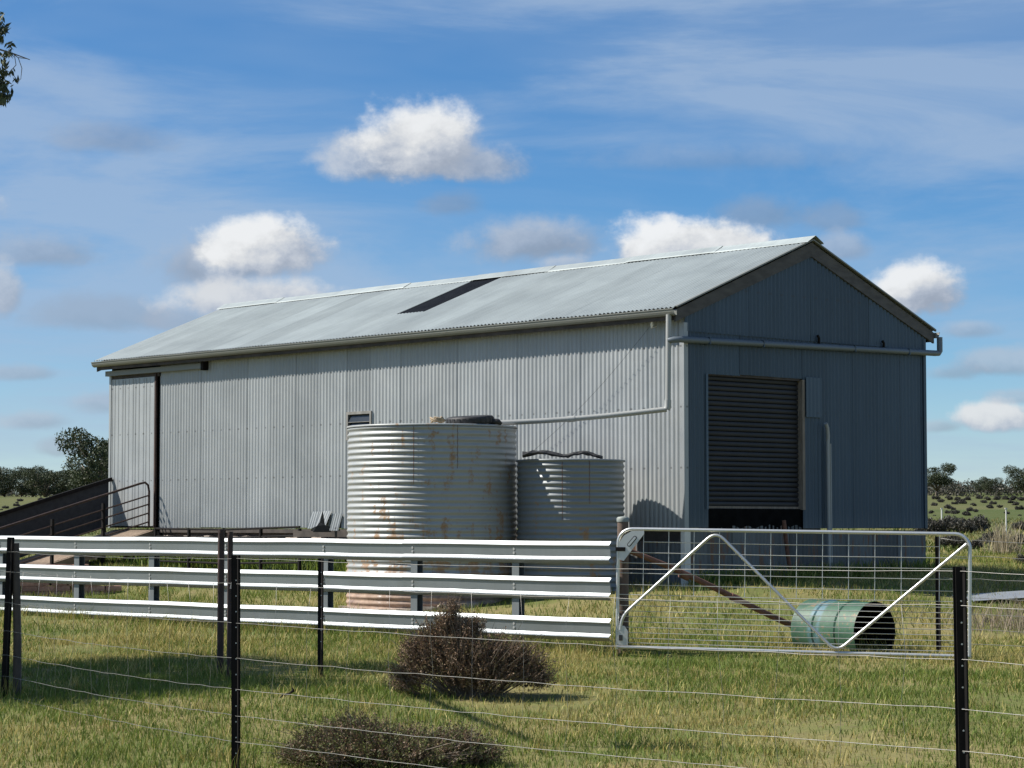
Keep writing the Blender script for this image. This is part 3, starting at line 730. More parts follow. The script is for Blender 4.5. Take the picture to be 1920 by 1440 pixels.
# dark board under the flap, spiked scrap of black iron on it
p0, p1 = at(556, 1001, 33.4), at(664, 1001, 32.4)
tag(MB().bar(p0, p1, .12, .085).build('dark_board', 'dark_timber'), 'dark board lying level behind the rails beside the large tank', 'board')
p = at(606, 995, 32.6)
sc = MB()
out = [(-.14, 0, .0), (-.16, .01, .055), (-.09, .0, .085), (-.05, .01, .14), (-.01, 0, .30), (.012, .01, .17), (.02, 0, .10), (.10, .01, .075), (.08, .0, .03), (.12, 0, .0)]
sc.prism(out, (0, .03, 0))
tag(sc.build('torn_iron_scrap', 'black_rubber', None, None, p + Vector((0, 0, -.02))), 'black spiked scrap of torn iron standing on the dark board', 'scrap')

# stack of hollow bricks near the ramp foot
bs = thing('brick_stack', 'stack of pinkish bricks behind the rails near the ramp foot', 'bricks', (0, 0, 0))
bp = at(95, 1075, 33.6); bp.z = g(bp.x, bp.y); bs.location = bp; bs.rotation_euler.z = .25
bme = MB().box((-.11, -.05, -.036), (.11, .05, .036)).mesh('brick', 'brick')
for lv in range(6):
    for i in range(8 - lv // 2):
        for j in range(2):
            link('brick', bme, bs, ((i - 3.5) * .235 + (lv % 2) * .06 + random.uniform(-.015, .015), j * .11 + random.uniform(-.01, .01), .03 + lv * .077), (0, random.uniform(-.02, .02), random.uniform(-.08, .08)))

# ------------------------------------------------------------------ galvanised rail fence
RP = [at(px, 984, 1.0 / (1/30.0 + (1/23.3 - 1/30.0) * px / 1155.0)) for px in (-280, -138, 5, 148, 288, 430, 613, 780, 970, 1150)]
rf_ = thing('rail_fence', 'shiny galvanised three-rail stock fence running past the shed', 'fence', (RP[-1].x, RP[-1].y, 0))
o0 = Vector((RP[-1].x, RP[-1].y, 0))
fd = (RP[0] - RP[-1]).normalized(); fn = Vector((-fd.y, fd.x, 0)); fn = fn if fn.y < 0 else -fn
def rtop(x): return np.interp(x, [RP[0].x, RP[-1].x], [1.0, 0.0])
PROF = [(-.010, .0), (.0, -.001), (.004, -.010), (.032, -.040), (.030, -.050), (.014, -.056), (.008, -.154), (.012, -.160), (.038, -.183), (.039, -.189), (.010, -.222), (.0, -.226), (-.008, -.226), (-.010, -.222), (.004, -.218), (.032, -.189), (.003, -.158), (.009, -.060), (.024, -.042), (-.002, -.008), (-.010, -.005)]
tops = [(1.435, .035), (1.075, .04), (.672, .05)]
joints = [RP[0], RP[2].lerp(RP[3], .3), RP[5].lerp(RP[4], .08), RP[7].lerp(RP[6], .1), RP[9]]
for (zt_, dzl) in tops:
    for s in range(4):
        A, B = joints[s], joints[s + 1]
        if s == 2: A = A + fd * -.02
        n = len(PROF); vs = []
        pts = [A.lerp(B, t) for t in np.linspace(0, 1, 9)]
        for i, p in enumerate(pts):
            zz_ = zt_ + dzl * rtop(p.x) + random.uniform(-.0012, .0012) + .0025 * math.sin(i + s * 2)
            for (d, z) in PROF:
                q = p - o0 + fn * (d * (1 + .02 * (s % 2)) + .035 + .003 * (s % 2)); vs.append((q.x, q.y, zz_ + z))
        fs = []
        for i in range(8):
            for k in range(n):
                k2 = (k + 1) % n; fs.append((i*n+k, (i+1)*n+k, (i+1)*n+k2, i*n+k2))
        fs += [tuple(range(n)), tuple(range(9*n - 1, 8*n - 1, -1))]
        MB().add(vs, fs).build('rail', 'rail_zinc', rf_, 28)
bolt = MB().tube([(0, 0, 0), (0, .012, 0)], .014, 8).mesh('bolt', 'pipe_zinc')
for i, p in enumerate(RP[:-1]):
    q = p - o0; zg = g(p.x, p.y)
    # open C-section post, its dark inside to the right
    mb = MB(); w, d, th_ = .095, .055, .004
    ax = -fd
    def P(u, v, z): r = q + ax * u - fn * v; return (r.x, r.y, z)
    pl = [(-w/2, -.03), (w/2, -.03), (w/2, -.03 + .004), (-w/2 + .004, -.03 + .004), (-w/2 + .004, d), (w/2, d), (w/2, d + .004), (-w/2, d + .004)]
    mb.prism([P(u, v, zg - .1) for u, v in pl], (0, 0, 1.41 + .035 * rtop(p.x) - zg + .1))
    po = mb.build('post', 'rail_post', rf_)
    for (zt_, dzl) in tops:
        for zo in (-.085, -.125):
            r = q + fn * .045; link('bolt', bolt, po, (r.x, r.y, zt_ + dzl * rtop(p.x) + zo), (0, 0, math.atan2(fn.y, fn.x) - math.pi / 2))

# ------------------------------------------------------------------ gate, its post
gl, gr_ = at(1157, 1213, 23.3), at(1818, 1231, 22.5)
gp = at(1168, 984, 23.55); gpz = g(gp.x, gp.y)
post = thing('gate_post', 'round brown gate post with grey domed cap behind the gate hinge', 'post', (gp.x, gp.y, gpz))
zt_ = at(1168, 972, 23.55).z - gpz
MB().tube([(0, 0, -.2), (0, 0, zt_)], .056, 16).build('post_shaft', 'post_bark', post, 50)
MB().lathe([(.062, zt_ - .035), (.064, zt_), (.052, zt_ + .014), (.0, zt_ + .022)], 18).build('post_cap', 'grey_cap', post, 50)
GWd = (gr_ - gl).length; GH = 1.165
gate = thing('farm_gate', 'white galvanised farm gate with wire mesh and zigzag brace', 'gate', gl, 0)
dvec = (gr_ - gl).normalized()
gate.rotation_euler = (0, -math.asin(dvec.z), math.atan2(dvec.y, dvec.x))
def arc(cx, cz, r, a0, a1, n=7): return [(cx + r * math.cos(a0 + (a1 - a0) * i / n), 0, cz + r * math.sin(a0 + (a1 - a0) * i / n)) for i in range(n + 1)]
rr = .14
fr = [(0, 0, -.02)] + [(0, 0, GH - rr)] + arc(rr, GH - rr, rr, math.pi, math.pi / 2)[1:] + arc(GWd - rr, GH - rr, rr, math.pi / 2, 0) + [(GWd, 0, -.03)]
MB().tube(fr, .0175, 12).build('frame', 'gate_zinc', gate, 50)
MB().tube([(0, 0, .0), (GWd, 0, .0)], .0185, 12).build('bottom_rail', 'gate_zinc', gate, 50)
def rounded(pts, r, n=5):
    out = [Vector(pts[0])]
    for i in range(1, len(pts) - 1):
        p, a, b = Vector(pts[i]), Vector(pts[i-1]), Vector(pts[i+1])
        s = p + (a - p).normalized() * r; e = p + (b - p).normalized() * r
        for k in range(n + 1):
            t = k / n; out.append(s * (1-t)**2 + p * 2*t*(1-t) + e * t*t)
    return out + [Vector(pts[-1])]
MB().tube(rounded([(.035, -.012, .17), (.04, -.012, .30), (.975, -.012, 1.155), (2.16, -.012, .008), (GWd - .03, -.012, 1.07)], .11), .0155, 10).build('zigzag_brace', 'gate_zinc', gate, 60)
for z in (1.04, .934, .83, .73, .617, .518, .462, .41, .356, .303, .25, .197, .144, .09, .045):
    x0 = .25 if z > 1 else 0.0; x1 = 3.14 if z > 1 else GWd
    MB().tube([(x0, .008, z), (x1 / 2, .008, z - .006), (x1, .008, z)], .0037, 6).build('wire', 'gate_zinc', gate)
for k in range(1, 13):
    x = .252 * k + (.11 if k == 12 else 0)
    MB().tube([(x, .014, .518), (x, .014, GH)], .0035, 6).build('upright_wire', 'gate_zinc', gate)
pl = [(.012, -.02, .865), (.06, -.02, .85), (.262, -.02, 1.12), (.262, -.02, 1.148), (.14, -.02, 1.148), (.06, -.02, 1.10), (.012, -.02, 1.03)]
cpl = MB().prism(pl, (0, .006, 0)).build('corner_plate', 'gate_zinc', gate)
ang = R(50); cx, cz = .142, 1.045; L2, W2 = .045, .019
def oval(l, w, y): 
    o = []
    for k in range(20):
        t = 2 * math.pi * k / 20; u = (l if math.cos(t) > 0 else -l) + w * math.cos(t); v = w * math.sin(t)
        o.append((cx + u * math.cos(ang) - v * math.sin(ang), y, cz + u * math.sin(ang) + v * math.cos(ang)))
    return o
MB().prism(oval(L2, W2, -.026), (0, .006, 0)).build('badge_ring', 'badge_dark', cpl)
bdg = MB().prism(oval(L2, W2 - .008, -.030), (0, .004, 0)).build('badge_face', 'gate_zinc', cpl)
MB().box((-.02, -.035, .945), (.075, -.021, .985)).build('hinge_clip', 'black_steel', gate)
MB().tube([(-.01, -.01, .965), (.02, .22, .965)], .012, 8).build('hinge_pin', 'black_steel', gate)
pl2 = [(.012, -.02, .02), (.11, -.02, .02), (.11, -.02, .16), (.075, -.02, .21), (.012, -.02, .21)]
hp = MB().prism(pl2, (0, .005, 0)).build('hinge_plate', 'gate_zinc', gate)
MB().box((.022, -.028, .065), (.058, -.0205, .12)).build('hinge_socket', 'badge_dark', hp)

# ------------------------------------------------------------------ drum and rusty pole behind the gate
dp = at(1640, 1182, 23.45); dz_ = g(dp.x, dp.y)
drum = thing('steel_drum', 'open green steel drum with blue bands lying in the grass', 'drum', (dp.x, dp.y, dz_ + .215), math.pi - R(51))
RD = .298; LD = .86
prof = []
for x, r in ((0, RD + .008), (.012, RD + .010), (.022, RD), (.26, RD), (.275, RD + .012), (.29, RD), (.565, RD), (.58, RD + .012), (.595, RD), (.83, RD), (.845, RD + .008), (.86, RD + .008)): prof.append((r, x))
mb = MB().lathe(prof, 48); mb.v = [(z, y, x) for (x, y, z) in mb.v]; mb.f = [q[::-1] for q in mb.f]
mb.build('drum_shell', 'drum_paint', drum, 35)
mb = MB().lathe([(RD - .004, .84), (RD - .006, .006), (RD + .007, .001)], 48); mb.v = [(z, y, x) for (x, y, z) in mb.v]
mb.build('drum_inner_shade', 'void_shade', drum, 35)  # inside wall near-black, the drum's inner shade put in its colour
mb = MB().lathe([(RD, .845), (.01, .845)], 48); mb.v = [(z, y, x) for (x, y, z) in mb.v]; mb.f = [q[::-1] for q in mb.f]
mb.build('drum_base', 'drum_paint', drum)
pa, pb = at(1180, 1026, 23.62), at(1500, 1176, 24.35)
pa = gp + Vector((.03, .075, at(1180, 1030, 23.6).z - gp.z))
q = [pa.lerp(pb, t) + Vector((0, 0, .02 * math.sin(t * 5))) for t in np.linspace(-.02, 1, 9)]
pole = thing('rusty_pole', 'rusty red-brown pipe leaning from the gate post to the drum', 'pipe', pa)
MB().tube([p - pa for p in q], [.027, .028, .03, .03, .031, .031, .032, .032, .033], 10).build('pipe_shaft', 'rust_steel', pole, 50)
for t in (.33, .62):
    c_ = pa.lerp(pb, t) - pa; d_ = (pb - pa).normalized(); MB().tube([c_ - d_ * .05, c_ + d_ * .05], .040, 10).build('pipe_collar', 'rust_steel', pole, 50)
# pale sheets flattened in the grass beyond the gate
pc = hit(1890, 1128)
sh = corr((-.55, -.22, 0), (0, 1, 0), (1, 0, 0), (0, 0, 1), .70, 0.0, lambda w: 2.0 + .03 * math.sin(w * 11), PW, .009)
o = sh.build('roofing_sheet', 'pale_sheet', None, 75, pc + Vector((0, 0, .06))); o.rotation_euler = (R(4), R(-3), .22)
tag(o, 'pale corrugated roofing sheet lying flat in the grass beyond the gate', 'metal sheet')

# ------------------------------------------------------------------ star pickets and wire fences
def picket(parent, loc, h, lean=(0, 0), mat='black_steel', rz=.4, w=.031, name='star_picket'):
    mb = MB()
    for k in range(3):
        an = rz + k * 2 * math.pi / 3
        mb.box((0, -.0035, -.25), (w, .0035, h), Matrix.Rotation(an, 4, 'Z'))
    o = mb.build(name, mat, parent, None, loc); o.rotation_euler = (lean[0], lean[1], 0)
    return o
holes = MB().tube([(0, -.0008, 0), (0, .0005, 0)], .0045, 8).mesh('picket_hole', 'far_white')
nf = thing('wire_fence', 'wire mesh stock fence on dark star pickets along the near grass', 'fence')
N15, N447, N1803, NR = at(18, 984, 19.0), at(447, 984, 15.1), at(1804, 984, 11.0), at(2500, 984, 9.6)
NL = at(-700, 984, 21.5)
for (p, zt_, w) in ((N447, 1.405, .034), (N1803, 1.405, .036)):
    zg = g(p.x, p.y)
    pk = picket(nf, (p.x, p.y, zg), zt_ - zg, (0, R(-.4)), 'black_steel', R(-62), w)
    mb = MB().box((-.025, -.0045, -.25), (.025, .0045, zt_ - zg - .004)); 
    fl_ = mb.build('picket_flange', 'black_steel', pk); fl_.location = (0, -.012, 0)
    for k in range(12): link('picket_hole', holes, pk, (-.002, -.0172, zt_ - zg - .16 - k * .1))
zg = g(N15.x, N15.y)
picket(nf, (N15.x - .02, N15.y, zg), 1.50 - zg, (0, R(1.6)), 'black_steel', R(-60), .034)
mb = MB().tube([(0.075, 0, -.2), (.07, 0, .5), (.045, 0, 1.24)], [.036, .033, .030], 10)
mb.build('timber_stay', 'dark_timber', nf, 50, (N15.x, N15.y + .02, zg))
STR = [1.385, 1.225, .973, .746, .552, .385, .22]
def strand(parent, pts, r=.0017, wob=.004):
    out = []
    for i in range(len(pts) - 1):
        n = max(2, int((pts[i+1] - pts[i]).length / .19))
        for k in range(n):
            p = pts[i].lerp(pts[i+1], k / n); sag = -.02 * math.sin(math.pi * k / n)
            out.append(p + Vector((random.uniform(-1, 1) * wob * .3, 0, sag + random.uniform(-wob, wob))))
    out.append(pts[-1])
    MB().tube(out, r, 5).build('strand', 'wire_steel', parent, True)
for z in STR:
    fy = -.03
    strand(nf, [NL + Vector((0, fy, z + .0 - NL.z)), N15 + Vector((0, fy, z + (0 if z < 1 else .0) - N15.z)), N447 + Vector((0, fy, z - N447.z)), N1803 + Vector((0, fy, z - N1803.z)), NR + Vector((0, fy, z - NR.z))])
for (A, B) in ((N15, N447), (N447, N1803), (N1803, NR)):
    ln = (B - A).to_2d().length; n = int(ln / .36)
    for k in range(1, n):
        p = A.lerp(B, (k + random.uniform(-.06, .06)) / n); pts = []
        for z in STR[1:]: pts.append(Vector((p.x + random.uniform(-.018, .018), p.y - .034, z)))
        MB().tube(pts, .0011, 4).build('stay_wire', 'wire_steel', nf, True)
# brown posts by the rails
for (px, D, zt_, lab) in ((415, 20.9, at(415, 993, 20.9).z, 'taller rust-brown steel post of the pair in front of the rails'), (432, 20.6, at(432, 997, 20.6).z, 'slimmer rust-brown steel post tied to the near picket by wire')):
    p = at(px, 984, D); zg = g(p.x, p.y)
    o = thing('steel_post', lab, 'post', (p.x, p.y, zg))
    MB().tube([(0, 0, -.2), (0, 0, zt_ - zg)], .030 if px == 415 else .024, 10).build('post_shaft', 'brown_steel', o, 50)
    MB().box((-.012, -.034, .1), (.012, -.026, zt_ - zg - .03)).build('post_flange', 'brown_steel', o)
p = at(437, 984, 20.55); zg = g(p.x, p.y)
MB().tube([(p.x, p.y - .03, at(437, 1043, 20.5).z), (p.x + .012, p.y - .035, at(437, 1080, 20.5).z), (p.x - .01, p.y - .03, at(437, 1104, 20.5).z)], .011, 6).build('wire_tie', 'wire_steel', o)
bpy.data.objects['wire_tie'].matrix_parent_inverse = Matrix.Translation(-o.location)
p = at(603, 984, 20.5); zg = g(p.x, p.y); zt_ = at(603, 1047, 20.5).z
o = thing('steel_post', 'dark star picket standing alone in grass left of the brown bush', 'post', (p.x, p.y, zg))
pk = picket(o, (0, 0, 0), zt_ - zg, (0, 0), 'black_steel', R(-60), .03)
for k in range(7): link('picket_hole', holes, pk, (.002, -.031, zt_ - zg - .12 - k * .1))
# fence carrying on from the gate
p = at(1758, 984, 23.4); zg = g(p.x, p.y); zt_ = at(1758, 1006, 23.4).z
ff = thing('wire_fence', 'plain wire fence with one dark picket carrying on beyond the gate', 'fence')
picket(ff, (p.x, p.y, zg), zt_ - zg, (0, 0), 'black_steel', R(-60), .028)
for y in (1014, 1043, 1086, 1121, 1152, 1181, 1208):
    a_ = at(1758, y - 6, 23.4); b_ = at(2100, y + 3, 22.6)
    strand(ff, [a_, at(1835, y, 23.3), b_], .0026, .004)
pe = at(2100, 984, 22.6); picket(ff, (pe.x, pe.y, g(pe.x, pe.y)), 1.25, (0, 0), 'black_steel', R(-60), .028)

# ------------------------------------------------------------------ plants
def rand_unit(n):
    v = rng.normal(size=(n, 3)); return v / np.linalg.norm(v, axis=1)[:, None]
def leaves(P, size, cols, aspect=.45, up=0.0, jitter=.35):
    """leaf-shaped rhombs: one quad per point"""
    n = len(P); d = rand_unit(n); d[:, 2] += up; d /= np.linalg.norm(d, axis=1)[:, None]
    s = np.cross(d, rand_unit(n)); s /= np.linalg.norm(s, axis=1)[:, None] + 1e-9
    sz = (size * (1 + jitter * rng.uniform(-1, 1, n)))[:, None] if np.isscalar(size) else size[:, None]
    V = np.stack([P - d * sz * .5, P + s * sz * aspect * .5, P + d * sz * .5, P - s * sz * aspect * .5], 1).reshape(-1, 3)
    F = np.arange(4 * n).reshape(n, 4)
    return V, F, np.repeat(cols, 4, 0)
def blob_points(blobs, n, shell=.55):
    w = np.array([b[3] * b[4] * b[5] for b in blobs]) ** .67; w /= w.sum()
    idx = rng.choice(len(blobs), n, p=w); B = np.array(blobs)[idx]
    r = (shell + (1 - shell) * rng.uniform(0, 1, n)) * (1 + rng.normal(0, .06, n))
    return B[:, :3] + rand_unit(n) * r[:, None] * B[:, 3:6]
def palette(n, cs, var=.25):
    c = np.array(cs)[rng.integers(0, len(cs), n)]
    return c * (1 + var * rng.uniform(-1, 1, (n, 1)))
def limbs(mb, base, tips, r0):
    for t in tips:
        m_ = base.lerp(t, .5) + Vector((random.uniform(-.1, .1), random.uniform(-.1, .1), .05)) * (t - base).length
        mb.tube([base, m_, t], [r0, r0 * .6, r0 * .2], 6)
def tree_mesh(h, wd, nblob, nleaf, size, cs, trunk_h, seed):
    random.seed(seed)
    blobs = []; tips = []
    for i in range(nblob):
        an = random.uniform(0, 6.28); rr_ = wd * .5 * math.sqrt(random.uniform(0.02, .8)); z = trunk_h + (h - trunk_h) * random.uniform(.12, .85)
        fall = 1 - .35 * abs(z / h - .55); s = wd * random.uniform(.14, .25)
        blobs.append((rr_ * math.cos(an) * fall, rr_ * math.sin(an) * fall, z, s, s, s * random.uniform(.55, .8))); tips.append(Vector(blobs[-1][:3]))
    P = blob_points(blobs, nleaf)
    V, F, C = leaves(P, size, palette(nleaf, cs, .3))
    crown = tri_mesh('crown', V, F, C, 'leaf')
    mb = MB(); base = Vector((0, 0, trunk_h * .7))
    mb.tube([(0, 0, -.4), (.03 * h, 0, trunk_h * .4), base], [h * .035, h * .03, h * .024], 8)
    limbs(mb, base, tips, h * .018)
    return crown, mb.mesh('trunk', 'bark', True)
EUC = [(.045, .060, .026), (.060, .075, .034), (.035, .045, .022), (.075, .085, .045)]
SCR = [(.070, .062, .045), (.050, .055, .032), (.085, .075, .055), (.045, .042, .032)]
SALT = [(.075, .070, .055), (.055, .055, .042), (.095, .090, .070), (.045, .040, .034)]
trees = [tree_mesh(4.2, 4.4, 18, 9000, .16, EUC, 1.0, s) for s in (3, 8, 15)]
mallees = [tree_mesh(4.2, 4.6, 20, 7000, .19, EUC, .15, s) for s in (4, 11, 19)]
def plant_tree(px, py, D, hpx, label, k, group, wsc=1.0, name='gum_tree'):
    p = at(px, py, D); p.z = g(p.x, p.y); sc_ = hpx * D / FPX / 4.2
    t = thing(name, label, 'tree', p, random.uniform(0, 6.28), group)
    tm = mallees if name == 'mallee_tree' else trees
    link('crown', tm[k][0], t, sc=(sc_ * wsc, sc_ * wsc, sc_)); link('trunk', tm[k][1], t, sc=(sc_ * wsc, sc_ * wsc, sc_))
plant_tree(196, 984, 130, 158, 'tall dark gum tree rising behind the far end of the shed', 0, None, .95)
plant_tree(232, 984, 136, 160, 'gum tree mostly hidden behind the far end of the shed', 1, None, .9)
plant_tree(1757, 928, 290, 66, 'gum tree on the skyline just clear of the shed gable', 1, None, 1.05)
plant_tree(1922, 928, 285, 64, 'gum tree on the skyline above the right hand scrub', 2, None, 1.1)
plant_tree(1858, 926, 300, 36, 'small round tree standing out of the skyline scrub', 0, None, 1.0)
plant_tree(1838, 926, 310, 30, 'smaller round tree beside another in the skyline scrub', 2, None, 1.0)
for i, (px, hp_) in enumerate(((-60, 58), (-25, 52), (8, 50), (40, 44), (62, 52), (85, 58), (112, 50), (135, 52), (158, 50), (180, 56), (205, 50), (235, 56), (-110, 60), (-160, 54))):
    plant_tree(px, 934, 250 + (i * 37) % 30, hp_ + 6, 'mallee tree in the dark belt behind the ramp', i % 3, 'mallee belt trees', 1.15, 'mallee_tree')
for i, px in enumerate((2010, 2080, 2170, 2260)):
    plant_tree(px, 928, 290 + i * 6, 50 + (i * 13) % 20, 'mallee tree on the skyline beyond the gate', i % 3, 'skyline mallee trees', 1.1, 'mallee_tree')
# scrub along the skyline: one mass
SP = []
for i in range(900):
    px = random.uniform(1650, 2500) if i % 3 else random.uniform(-600, 260)
    D = random.uniform(285, 400); p = at(px, 984, D); s = random.uniform(.7, 1.7)
    SP.append((p.x, p.y, g(p.x, p.y) + s * .5, s * 1.2, s * 1.2, s * .75))
P = blob_points(SP, 60000, .5); V, F, C = leaves(P, .30, palette(60000, SCR, .3), .6)
o = link('scrub', tri_mesh('scrub', V, F, C, 'leaf')); o['kind'] = 'stuff'; tag(o, 'low dark mallee scrub massed along the skyline', 'scrub')
# saltbush shared meshes
def bush_mesh(seed, n, cs, size, flat=.62):
    random.seed(seed)
    blobs = []
    for i in range(11):
        an = random.uniform(0, 6.28); r = random.uniform(.05, .36); s = random.uniform(.13, .24)
        blobs.append((r * math.cos(an), r * math.sin(an), random.uniform(.14, .42) * (1 - r), s, s, s * .9))
    P = blob_points(blobs, n, .35); P[:, 2] = np.abs(P[:, 2]) * flat / .5 * .6 + .01
    V, F, C = leaves(P, size, palette(n, cs, .35), .4, .2)
    return tri_mesh('saltbush', V, F, C, 'leaf')
bmesh_ = [bush_mesh(s, 2600, SALT, .075) for s in (2, 5, 9)]
def bush(px, py, wpx, label, i, group, hs=1.0):
    p = hit(px, py); D = p.y; s = wpx * D / FPX
    o = link('saltbush', bmesh_[i % 3], None, p + Vector((0, 0, -.01)), (0, 0, random.uniform(0, 6.28)), (s, s, s * hs)); tag(o, label, 'bush', group)
far = [(1751, 947, 17), (1764, 940, 16), (1746, 961, 16), (1752, 966, 8), (1778, 952, 20), (1787, 954, 14), (1775, 961, 16), (1790, 962, 20), (1812, 965, 22), (1820, 957, 20), (1829, 958, 14), (1803, 943, 24), (1815, 936, 18),
       (1845, 942, 16), (1856, 951, 18), (1862, 944, 16), (1875, 950, 13), (1888, 962, 15), (1912, 954, 20), (1905, 946, 18), (1895, 942, 16), (1843, 977, 11), (1912, 966, 9), (1780, 935, 20), (1835, 934, 20), (1870, 936, 20), (1900, 936, 22), (1755, 934, 18), (1795, 936, 16), (1852, 936, 18), (1885, 935, 18), (1916, 937, 18), (1826, 947, 16), (1790, 944, 14)]
for i, (px, py, w) in enumerate(far + [(random.uniform(1925, 2250), random.uniform(934, 985), random.uniform(10, 22)) for _ in range(26)] + [(random.uniform(-120, 130), random.uniform(936, 966), random.uniform(8, 15)) for _ in range(40)]):
    left = px < 500
    bush(px, py + 2, w, 'grey-brown saltbush dotting the far pasture ' + ('behind the loading ramp' if left else 'beyond the gate'), i, 'saltbush on the far pasture ' + ('behind the ramp' if left else 'beyond the gate'), 1.1)
mid = [(1750, 1000, 66, 'saltbush in the hedge-like row nearest the shed gable'), (1783, 997, 66, 'saltbush in the hedge-like row beyond the gate corner'), (1808, 1000, 66, 'grey saltbush in the middle of the row beyond the gate'), (1838, 996, 66, 'saltbush near the end of the row beyond the gate'),
       (1856, 1021, 52, 'dark rounded saltbush beside the pale dry grass tussock'), (1913, 1022, 50, 'dark saltbush just right of the pale dry grass tussock'), (1920, 1058, 44, 'low dark saltbush in the open grass beyond the gate'), (1790, 1028, 60, 'saltbush right behind the gate corner'), (1830, 1030, 44, 'small saltbush behind the gate corner near the pale tussock'), (1855, 1168, 26, 'tiny grey bush in green grass in front of the roofing sheet'), (1918, 995, 40, 'saltbush beside the white marker post')]
for i, (px, py, w, lab) in enumerate(mid): bush(px, py, w, lab, i, None, 1.15)
# white marker posts in the pasture
for (px, y0, y1, lab) in ((1766, 953, 990, 'short white marker post among saltbush near the shed gable'), (1887, 953, 1007, 'taller white marker post above the pale tussock')):
    p = hit(px, y1); hgt = (y1 - y0) * p.y / FPX
    o = thing('marker_post', lab, 'post', p); MB().tube([(0, 0, -.1), (0, 0, hgt)], .022 * p.y / 70, 8).build('post_shaft', 'far_white', o)
    MB().box((-.03, -.03, hgt - .03), (.03, .03, hgt + .01)).build('post_top', 'far_white', o)

# brown dry bushes in the foreground, twig by twig
BR = [(.190, .118, .070), (.135, .088, .055), (.235, .155, .095), (.090, .064, .042), (.15, .125, .058)]
GRN = [(.125, .140, .042), (.155, .160, .052), (.095, .115, .036)]
def dry_bush(label, loc, blobs, n, cs, size):
    t = thing('dry_bush', label, 'bush', loc)
    # sprigs: short stems pointing up and out from the heart of the bush, each carrying small leaves
    ns_ = n // 9
    S = blob_points(blobs, ns_, .15); S = S[S[:, 2] > .0]; ns_ = len(S)
    heart = np.array([0, 0, -.12]); out_ = S - heart; out_ /= np.linalg.norm(out_, axis=1)[:, None]
    out_ = out_ * .8 + rand_unit(ns_) * .55 + np.array([0, 0, .35]); out_ /= np.linalg.norm(out_, axis=1)[:, None]
    ln = .05 + .10 * rng.uniform(0, 1, ns_) ** 2
    k = 9
    f_ = np.tile(np.linspace(.1, 1, k), (ns_, 1)) * ln[:, None]
    P = (S[:, None, :] + out_[:, None, :] * f_[..., None] + rng.normal(0, .007, (ns_, k, 3))).reshape(-1, 3)
    C = np.repeat(palette(ns_, cs, .35), k, 0) * (1 + .25 * rng.uniform(-1, 1, (ns_ * k, 1)))
    V, F, C = leaves(P, size, C, .40, .35)
    link('foliage', tri_mesh('foliage', V, F, C, 'leaf'), t)
    sd_ = np.cross(out_, rand_unit(ns_)); sd_ /= np.linalg.norm(sd_, axis=1)[:, None]; sd_ *= .0022
    e = S + out_ * ln[:, None] * 1.25
    V = np.stack([S - sd_, S + sd_, e], 1).reshape(-1, 3); F = np.arange(3 * ns_).reshape(ns_, 3)
    C = np.repeat(palette(ns_, [(.19, .13, .09), (.26, .19, .14), (.13, .085, .058)], .3), 3, 0)
    link('sprigs', tri_mesh('sprigs', V, F, C, 'leaf'), t)
    mb = MB()
    for b in blobs:
        for k in range(16):
            e = Vector(b[:3]) + Vector((random.gauss(0, .75) * b[3], random.gauss(0, .75) * b[4], abs(random.gauss(.5, .6)) * b[5]))
            s0 = Vector((b[0] * .35 + random.uniform(-.05, .05), b[1] * .35, 0))
            mb.tube([s0, s0.lerp(e, .5) + Vector((random.uniform(-.03, .03), 0, .03)), e], [.006, .004, .0015], 4, False)
    mb.build('twigs', 'bark', t)
p = hit(885, 1306)
b1 = [(-.20, 0, .56, .11, .13, .16), (-.22, .02, .40, .20, .2, .17), (-.08, 0, .44, .16, .18, .15), (-.36, .0, .24, .24, .22, .2), (-.10, -.05, .26, .28, .25, .22), (.14, 0, .30, .26, .25, .18), (.36, .02, .25, .24, .22, .17), (.50, .0, .14, .17, .18, .11), (.12, -.1, .14, .3, .2, .13), (-.50, 0, .12, .16, .18, .12), (-.15, -.02, .66, .07, .07, .08), (-.30, .05, .46, .16, .16, .12), (-.42, 0, .34, .15, .16, .12), (.0, 0, .52, .12, .12, .1)]
dry_bush('brown dry bush with peaked top in front of the rails', p, b1, 60000, BR, .019)
p = hit(735, 1432); p.y -= .1; p.z = g(p.x, p.y) - .02
b2 = [(-.42, 0, .20, .24, .24, .16), (-.24, .03, .28, .22, .22, .16), (-.05, 0, .22, .24, .24, .13), (.16, .02, .17, .24, .22, .13), (.40, 0, .20, .2, .22, .13), (.56, .0, .10, .17, .2, .10), (-.55, 0, .10, .17, .2, .12), (.1, -.15, .1, .4, .25, .12), (-.3, -.15, .12, .3, .25, .14)]
b2 = [(x_, y_, z_ * .70, rx_, ry_, rz2 * .72) for (x_, y_, z_, rx_, ry_, rz2) in b2]
dry_bush('low greenish-brown bush sprawling in the near grass', p, b2, 50000, BR + GRN + GRN, .019)
# stick in the grass
p = hit(537, 1313)
tag(MB().tube([(-.05, 0, .02), (-.02, 0, .045), (.02, .0, .05), (.055, .01, .075), (.045, .0, .10)], [.006, .009, .010, .012, .004], 6).build('dead_stick', 'black_steel', None, True, p), 'short black stick poking out of the sunlit grass', 'stick')

